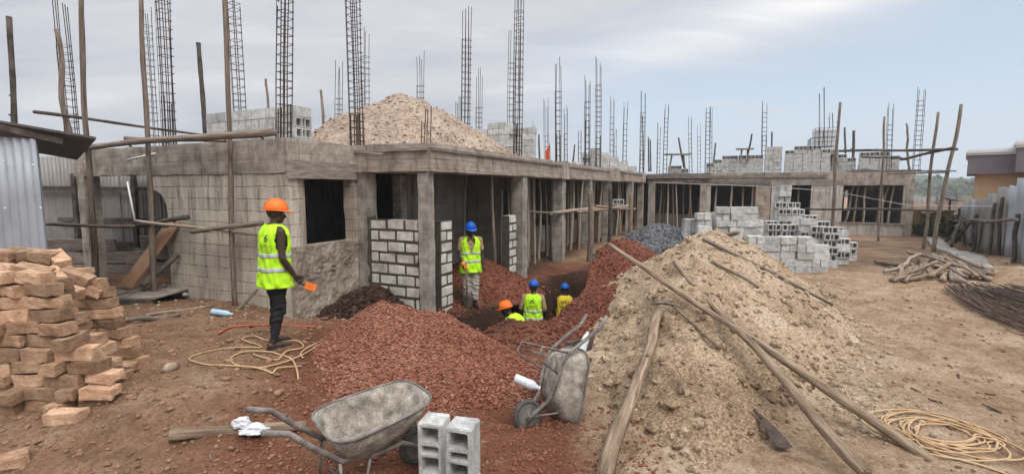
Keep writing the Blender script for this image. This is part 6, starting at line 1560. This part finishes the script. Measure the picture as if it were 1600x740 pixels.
# 1: the man on the left, seen half from behind, facing right
f = Vector((-2.86, 5.72)); zf_ = gz(*f)
P1 = dict(legL=[(0.0,0.085,0.92),(0.035,0.10,0.50),(0.01,0.11,0.09)], legR=[(0.0,-0.085,0.92),(0.0,-0.08,0.49),(-0.09,-0.075,0.09)], footL=(1,0.15,0), footR=(1,-0.15,0),
  armR=[(-0.01,-0.19,1.405),(-0.015,-0.245,1.10),(0.13,-0.235,0.87),(0.20,-0.225,0.79)], armL=[(0.0,0.19,1.405),(0.03,0.235,1.12),(0.15,0.215,0.90),(0.2,0.2,0.83)], curlR=0.9, curlL=0.7,
  head_pitch=0.12, head_yaw=-0.42, trousers='black', trouser_w=0.0, cuff=0.88, helmet='orange', top='vest', vox=0.0065, lean=0.03, stripes=(0.93,1.10),
  print=[('6', 0.12, 1.335, math.pi+0.42, 1.0)], small_print=(math.pi+0.36, 1.25))
p1, T1, _ = person('standing worker in orange helmet, fluorescent vest and black trousers holding an orange float', (f.x, f.y, zf_), R(50), P1)
mb = MB(); 
for s, key in ((1,'L'),(-1,'R')):
    ank = Vector(P1['leg'+key][2]); fd = Vector(P1['foot'+key]).normalized(); sd_ = Vector((-fd.y, fd.x, 0)); m2 = MB(); c = ank+fd*0.06
    pts = [(c+fd*0.145*math.cos(a)+sd_*0.052*math.sin(a)) for a in [i*6.283/18 for i in range(18)]]
    V = [(p.x,p.y,0.0) for p in pts]+[(p.x,p.y,0.02) for p in pts]
    m2.add(V, [tuple(range(17,-1,-1)), tuple(range(18,36))]+[(i,(i+1)%18,18+(i+1)%18,18+i) for i in range(18)])
    m2.tube([ank+fd*0.09+sd_*0.05+Vector((0,0,-0.07)), ank+fd*0.085+Vector((0,0,-0.02)), ank+fd*0.09-sd_*0.05+Vector((0,0,-0.07))], 0.011, 6); m2.build('sandal', M['boot'], p1, True, world=False)
hr = Vector(P1['armR'][3]); o = thing('trowel', 'flat orange plastic float held in the right hand of the left worker', 'trowel', tuple(Vector((f.x,f.y,zf_))+Matrix.Rotation(R(50),3,'Z')@(hr+Vector((0.015,0,-0.03)))), rot=(0,R(24),R(25)))
m2 = MB(); m2.box(0.03,0.17,-0.008,0.008,-0.045,0.045); q = m2.build('blade', M['glove'], o, world=False); bevel_mesh(q.data, 0.005, 2)
MB().tube([(-0.05,0,0.0),(0.035,0,0.0)], 0.013, 8).build('handle', M['wood_dark'], o, True, world=False)
# 2: the man with the shovel, facing us
f2 = at(736,490,9.9); z2 = max(gz(f2.x, f2.y), float(HF['soil_heap'](np.array([f2.x]), np.array([f2.y]))[0]) if False else -9)
P2 = dict(legL=[(0.0,0.085,0.92),(0.03,0.085,0.50),(0.0,0.075,0.09)], legR=[(0.0,-0.085,0.92),(0.02,-0.085,0.5),(0.0,-0.08,0.09)], footL=(1,0.25,0), footR=(1,-0.3,0),
  armR=[(0.0,-0.19,1.405),(0.03,-0.245,1.12),(0.14,-0.165,0.93),(0.19,-0.13,0.87)], armL=[(0.0,0.19,1.405),(0.0,0.24,1.12),(0.05,0.25,0.88),(0.06,0.25,0.80)], curlR=1.2, curlL=0.6,
  head_yaw=0.15, head_pitch=0.22, trousers='trouser', trouser_w=0.022, cuff=0.72, helmet='blue', top='vest', open=True, shirt=True, sleeve=0.62, vox=0.009, stripes=(0.95,1.12))
yaw2 = R(-78); b2 = (f2.x, f2.y, gz(f2.x, f2.y)-0.02)
p2, _, _ = person('worker in blue helmet, fluorescent vest and pale trousers standing with a shovel', b2, yaw2, P2)
wr = Vector(P2['armR'][2]); hd = Vector(P2['armR'][3]); m2 = MB(); m2.capsule([wr-(hd-wr)*0.3, hd], [0.042,0.05], 10); m2.build('glove', M['glove'], p2, True, world=False)
for key in 'LR':
    ank = Vector(P2['leg'+key][2]); fd = Vector(P2['foot'+key]).normalized(); m2 = MB()
    m2.capsule([ank+Vector((0,0,0.22)), ank+Vector((0,0,0.02)), ank+Vector((0,0,-0.04))], [0.062,0.052,0.048], 10); m2.capsule([ank-fd*0.03+Vector((0,0,-0.045)), ank+fd*0.17+Vector((0,0,-0.055))], [0.045,0.036], 10); m2.build('boot', M['boot'], p2, True, world=False)
Rz = Matrix.Rotation(yaw2, 3, 'Z'); hw = Vector(b2)+Rz@(hd+Vector((0.02,0.01,0.0)))
t = thing('shovel', 'long handled shovel standing upright in the gloved hand of the blue helmeted worker', 'shovel', (hw.x, hw.y, b2[2]))
MB().tube([(hw.x,hw.y,hw.z+0.12),(hw.x+0.02,hw.y-0.02,b2[2]+0.28)], 0.016, 8).build('handle', M['wood'], t, True)
mb = MB(); bz = b2[2]
for i, (w_, z_) in enumerate(((0.03,0.30),(0.10,0.26),(0.115,0.12),(0.09,0.02),(0.03,-0.04))):
    for j in range(5): u = j/4*2-1; mb.v.append((hw.x+0.02+w_*u, hw.y-0.03+0.03*u*u, bz+z_))
for i in range(4):
    for j in range(4): k = i*5+j; mb.f.append((k,k+1,k+6,k+5))
o = mb.build('blade', M['steel'], t, True); sd = o.modifiers.new('th','SOLIDIFY'); sd.thickness = 0.004
# 3, 4, 5: in the trench
stand = dict(legL=[(0.0,0.085,0.92),(0.05,0.10,0.50),(0.0,0.11,0.09)], legR=[(0.0,-0.085,0.92),(0.04,-0.10,0.5),(-0.02,-0.11,0.09)])
c3 = at(833,437,10.3); z3 = c3.z-1.80
P3 = dict(stand, armR=[(0,-0.19,1.405),(0.02,-0.255,1.12),(0.16,-0.22,0.93),(0.22,-0.2,0.88)], armL=[(0,0.19,1.405),(0.0,0.27,1.13),(0.12,0.26,0.92),(0.18,0.24,0.86)],
  trousers='black', helmet='blue', top='vest', shirt=True, sleeve=0.85, vox=0.009, head_pitch=0.25, lean=0.06, stripes=(0.93,1.10), print=[('6', 0.12, 1.34, math.pi, 1.0)], small_print=(math.pi, 1.25))
person('worker in blue helmet and fluorescent vest standing in the trench with his back turned', (c3.x, c3.y, z3), R(80), P3)
c4 = at(883,443,11.6); z4 = c4.z-1.79
P4 = dict(stand, armL=[(0,0.19,1.405),(0.03,0.27,1.12),(0.2,0.25,0.98),(0.27,0.22,0.95)], armR=[(0,-0.19,1.405),(0.08,-0.24,1.12),(0.26,-0.16,1.0),(0.32,-0.12,0.98)],
  trousers='black', helmet='blue', top='jersey', vox=0.009, head_pitch=0.2, lean=0.12, print=[('JIRY', 0.095, 1.33, math.pi, 1.0), ('23', 0.20, 1.17, math.pi, 0.95)])
person('worker in blue helmet and yellow jersey numbered 23 at the far end of the trench', (c4.x, c4.y, z4), R(86), P4)
c5 = at(786,472,8.75)
P5 = dict(stand, lean=0.62, drop=-0.12, armL=[(0,0.19,1.405),(0.32,0.25,1.02),(0.55,0.2,0.86),(0.62,0.18,0.82)], armR=[(0,-0.19,1.405),(0.34,-0.25,0.98),(0.55,-0.2,0.82),(0.62,-0.18,0.78)], arm_on_trunk=True,
  trousers='black', helmet='orange', top='vest', vox=0.009, head_pitch=-0.25)
def hd5():
    lean, z0 = 0.62, 0.93-0.12; dz = 1.615+0.15-0.93; return Vector((dz*math.sin(lean), 0, z0+dz*math.cos(lean)))
y5 = R(150); h5 = Matrix.Rotation(y5, 3, 'Z')@hd5()
person('worker in orange helmet bending down in the near end of the trench', (c5.x-h5.x, c5.y-h5.y, c5.z-h5.z), y5, P5)
# ================================================================== SKY, SUN, CAMERA
SUN_EL, SUN_AZ = R(52), R(150)      # azimuth clockwise from +Y (behind the camera, to the right)
w = bpy.data.worlds.new('World'); scene.world = w; w.use_nodes = True; nt = w.node_tree; nt.nodes.clear()
out = nt.nodes.new('ShaderNodeOutputWorld'); bg = nt.nodes.new('ShaderNodeBackground'); L(nt, bg.outputs[0], out.inputs[0])
sky = N(nt, 'ShaderNodeTexSky', sky_type='NISHITA', sun_disc=False, sun_elevation=SUN_EL, sun_rotation=SUN_AZ, air_density=1.0, dust_density=1.4, ozone_density=1.2)
tc = N(nt, 'ShaderNodeTexCoord'); sx = N(nt, 'ShaderNodeSeparateXYZ'); L(nt, tc.outputs['Generated'], sx.inputs[0])
X_, Y_, Z_ = sx.outputs
zc = mth(nt, 'MAXIMUM', Z_, 0.0); den = mth(nt, 'ADD', zc, 0.16)
u = mth(nt, 'DIVIDE', X_, den); v = mth(nt, 'DIVIDE', Y_, den)
cv = N(nt, 'ShaderNodeCombineXYZ'); L(nt, u, cv.inputs[0]); L(nt, v, cv.inputs[1])
mp = N(nt, 'ShaderNodeMapping'); mp.inputs['Rotation'].default_value = (0,0,R(-38)); mp.inputs['Scale'].default_value = (0.42,1.25,1); L(nt, cv.outputs[0], mp.inputs[0])
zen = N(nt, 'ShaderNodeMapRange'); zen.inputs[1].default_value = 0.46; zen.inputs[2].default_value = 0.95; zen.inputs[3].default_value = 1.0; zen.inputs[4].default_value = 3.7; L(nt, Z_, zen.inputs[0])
n1 = noise(nt, mp.outputs[0], 1.05, 8, 0.55, 0.5); n2 = noise(nt, mp.outputs[0], 2.6, 8, 0.6, 0.7)
# cloud cover thins out towards the right of the view and behind it stays broken
hl = mth(nt, 'SQRT', mth(nt, 'ADD', mth(nt, 'MULTIPLY', X_, X_), mth(nt, 'MULTIPLY', Y_, Y_)))
az = mth(nt, 'DIVIDE', X_, mth(nt, 'MAXIMUM', hl, 0.02))
yf = mth(nt, 'MAXIMUM', Y_, 0.05); A_ = mth(nt, 'DIVIDE', X_, yf); B_ = mth(nt, 'DIVIDE', Z_, yf)
def band(a0, b0, sl, wd): 
    d = mth(nt, 'SUBTRACT', B_, mth(nt, 'ADD', mth(nt, 'MULTIPLY', mth(nt, 'SUBTRACT', A_, a0), sl), b0))
    return d
edge = band(0.25, 0.22, 0.33, 1)            # the cloud sheet's lower right edge
cover = mth(nt, 'MULTIPLY', mth(nt, 'ADD', mth(nt, 'ADD', mth(nt, 'MULTIPLY', edge, 4.6), 0.34), mth(nt, 'MULTIPLY', mth(nt, 'SUBTRACT', n1, 0.5), 2.6)), 1.0, True)
leftm = N(nt, 'ShaderNodeMapRange'); leftm.inputs[1].default_value = 0.28; leftm.inputs[2].default_value = -0.06; L(nt, az, leftm.inputs[0]); leftm.interpolation_type = 'SMOOTHSTEP'
m1 = mth(nt, 'MAXIMUM', cover, leftm.outputs[0])
wisp = ramp(nt, n2, [(0.56,(0,0,0)),(0.74,(0.75,0.75,0.75))])
m1 = mth(nt, 'MAXIMUM', m1, mth(nt, 'MULTIPLY', wisp, 0.8))
d2 = mth(nt, 'DIVIDE', band(0.62, 0.375, 0.30, 1), 0.055); streak = mth(nt, 'POWER', 2.718, mth(nt, 'MULTIPLY', mth(nt, 'MULTIPLY', d2, d2), -1.0))
stm = N(nt, 'ShaderNodeMapRange'); stm.inputs[1].default_value = -0.1; stm.inputs[2].default_value = 0.45; L(nt, A_, stm.inputs[0])
streak = mth(nt, 'MULTIPLY', mth(nt, 'MULTIPLY', streak, stm.outputs[0]), mth(nt, 'ADD', mth(nt, 'MULTIPLY', n2, 1.5), 0.1), True)
cl = ramp(nt, mth(nt, 'ADD', mth(nt, 'MULTIPLY', n1, 0.55), mth(nt, 'MULTIPLY', n2, 0.45)), [(0.38,(0.50,0.53,0.59)),(0.48,(0.61,0.63,0.68)),(0.56,(0.68,0.69,0.72)),(0.66,(0.82,0.82,0.84))])
cl = mixc(nt, streak, cl, (1.02,1.0,1.0))
hz2 = N(nt, 'ShaderNodeMapRange'); hz2.inputs[1].default_value = 0.22; hz2.inputs[2].default_value = -0.02; L(nt, Z_, hz2.inputs[0]); hz2.interpolation_type = 'SMOOTHSTEP'
sk = N(nt, 'ShaderNodeVectorMath', operation='SCALE'); L(nt, sky.outputs[0], sk.inputs[0]); sk.inputs['Scale'].default_value = 1.0
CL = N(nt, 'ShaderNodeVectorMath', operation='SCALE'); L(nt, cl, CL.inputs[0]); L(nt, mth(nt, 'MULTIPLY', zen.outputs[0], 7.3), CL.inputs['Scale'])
HZ = N(nt, 'ShaderNodeVectorMath', operation='SCALE'); HZ.inputs[0].default_value = (0.64,0.745,0.86); HZ.inputs['Scale'].default_value = 8.6
base_ = mixc(nt, mth(nt, 'ADD', mth(nt, 'MULTIPLY', hz2.outputs[0], 0.4), 0.55), sk.outputs[0], HZ.outputs[0])
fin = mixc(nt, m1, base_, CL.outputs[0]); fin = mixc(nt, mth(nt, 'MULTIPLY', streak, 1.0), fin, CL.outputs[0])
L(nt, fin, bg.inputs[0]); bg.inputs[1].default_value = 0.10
sd = bpy.data.lights.new('sun', 'SUN'); sd.energy = 1.5; sd.angle = R(30); sd.color = (1.0,0.95,0.88)
so = link(bpy.data.objects.new('sun', sd)); so.location = (10,-10,20)
dirv = Vector((math.cos(SUN_EL)*math.sin(SUN_AZ), math.cos(SUN_EL)*math.cos(SUN_AZ), math.sin(SUN_EL)))
so.rotation_euler = (-dirv).to_track_quat('-Z', 'Y').to_euler()
cam = bpy.data.cameras.new('camera'); co = link(bpy.data.objects.new('camera', cam)); scene.camera = co
cam.sensor_width = 36; cam.lens = 36*FOC/1600; cam.clip_end = 2000; cam.clip_start = 0.05
co.location = (0,0,EYE); co.rotation_euler = (R(90)-PITCH, 0, 0)
vs = scene.view_settings; vs.view_transform = 'Standard'; vs.look = 'None'; vs.exposure = 0.5; vs.gamma = 1.0; vs.use_curve_mapping = False
scene.cycles.max_bounces = 6; scene.cycles.diffuse_bounces = 3
scene.render.resolution_x = 1024; scene.render.resolution_y = 473

# humid air over the site
hm = bpy.data.materials.new('humid_air'); hm.use_nodes = True; hn = hm.node_tree; hn.nodes.clear()
ho = hn.nodes.new('ShaderNodeOutputMaterial'); pv = hn.nodes.new('ShaderNodeVolumePrincipled'); pv.inputs['Density'].default_value = 0.0011; pv.inputs['Color'].default_value = (0.86,0.89,0.93,1); pv.inputs['Anisotropy'].default_value = 0.2
hn.links.new(pv.outputs[0], ho.inputs['Volume'])
hz = MB().box(-560,560,-80,640,-12,60).build('haze', hm); tag(hz, 'thin pale haze in the air over the site', 'haze', kind='stuff')
scene.cycles.volume_bounces = 0
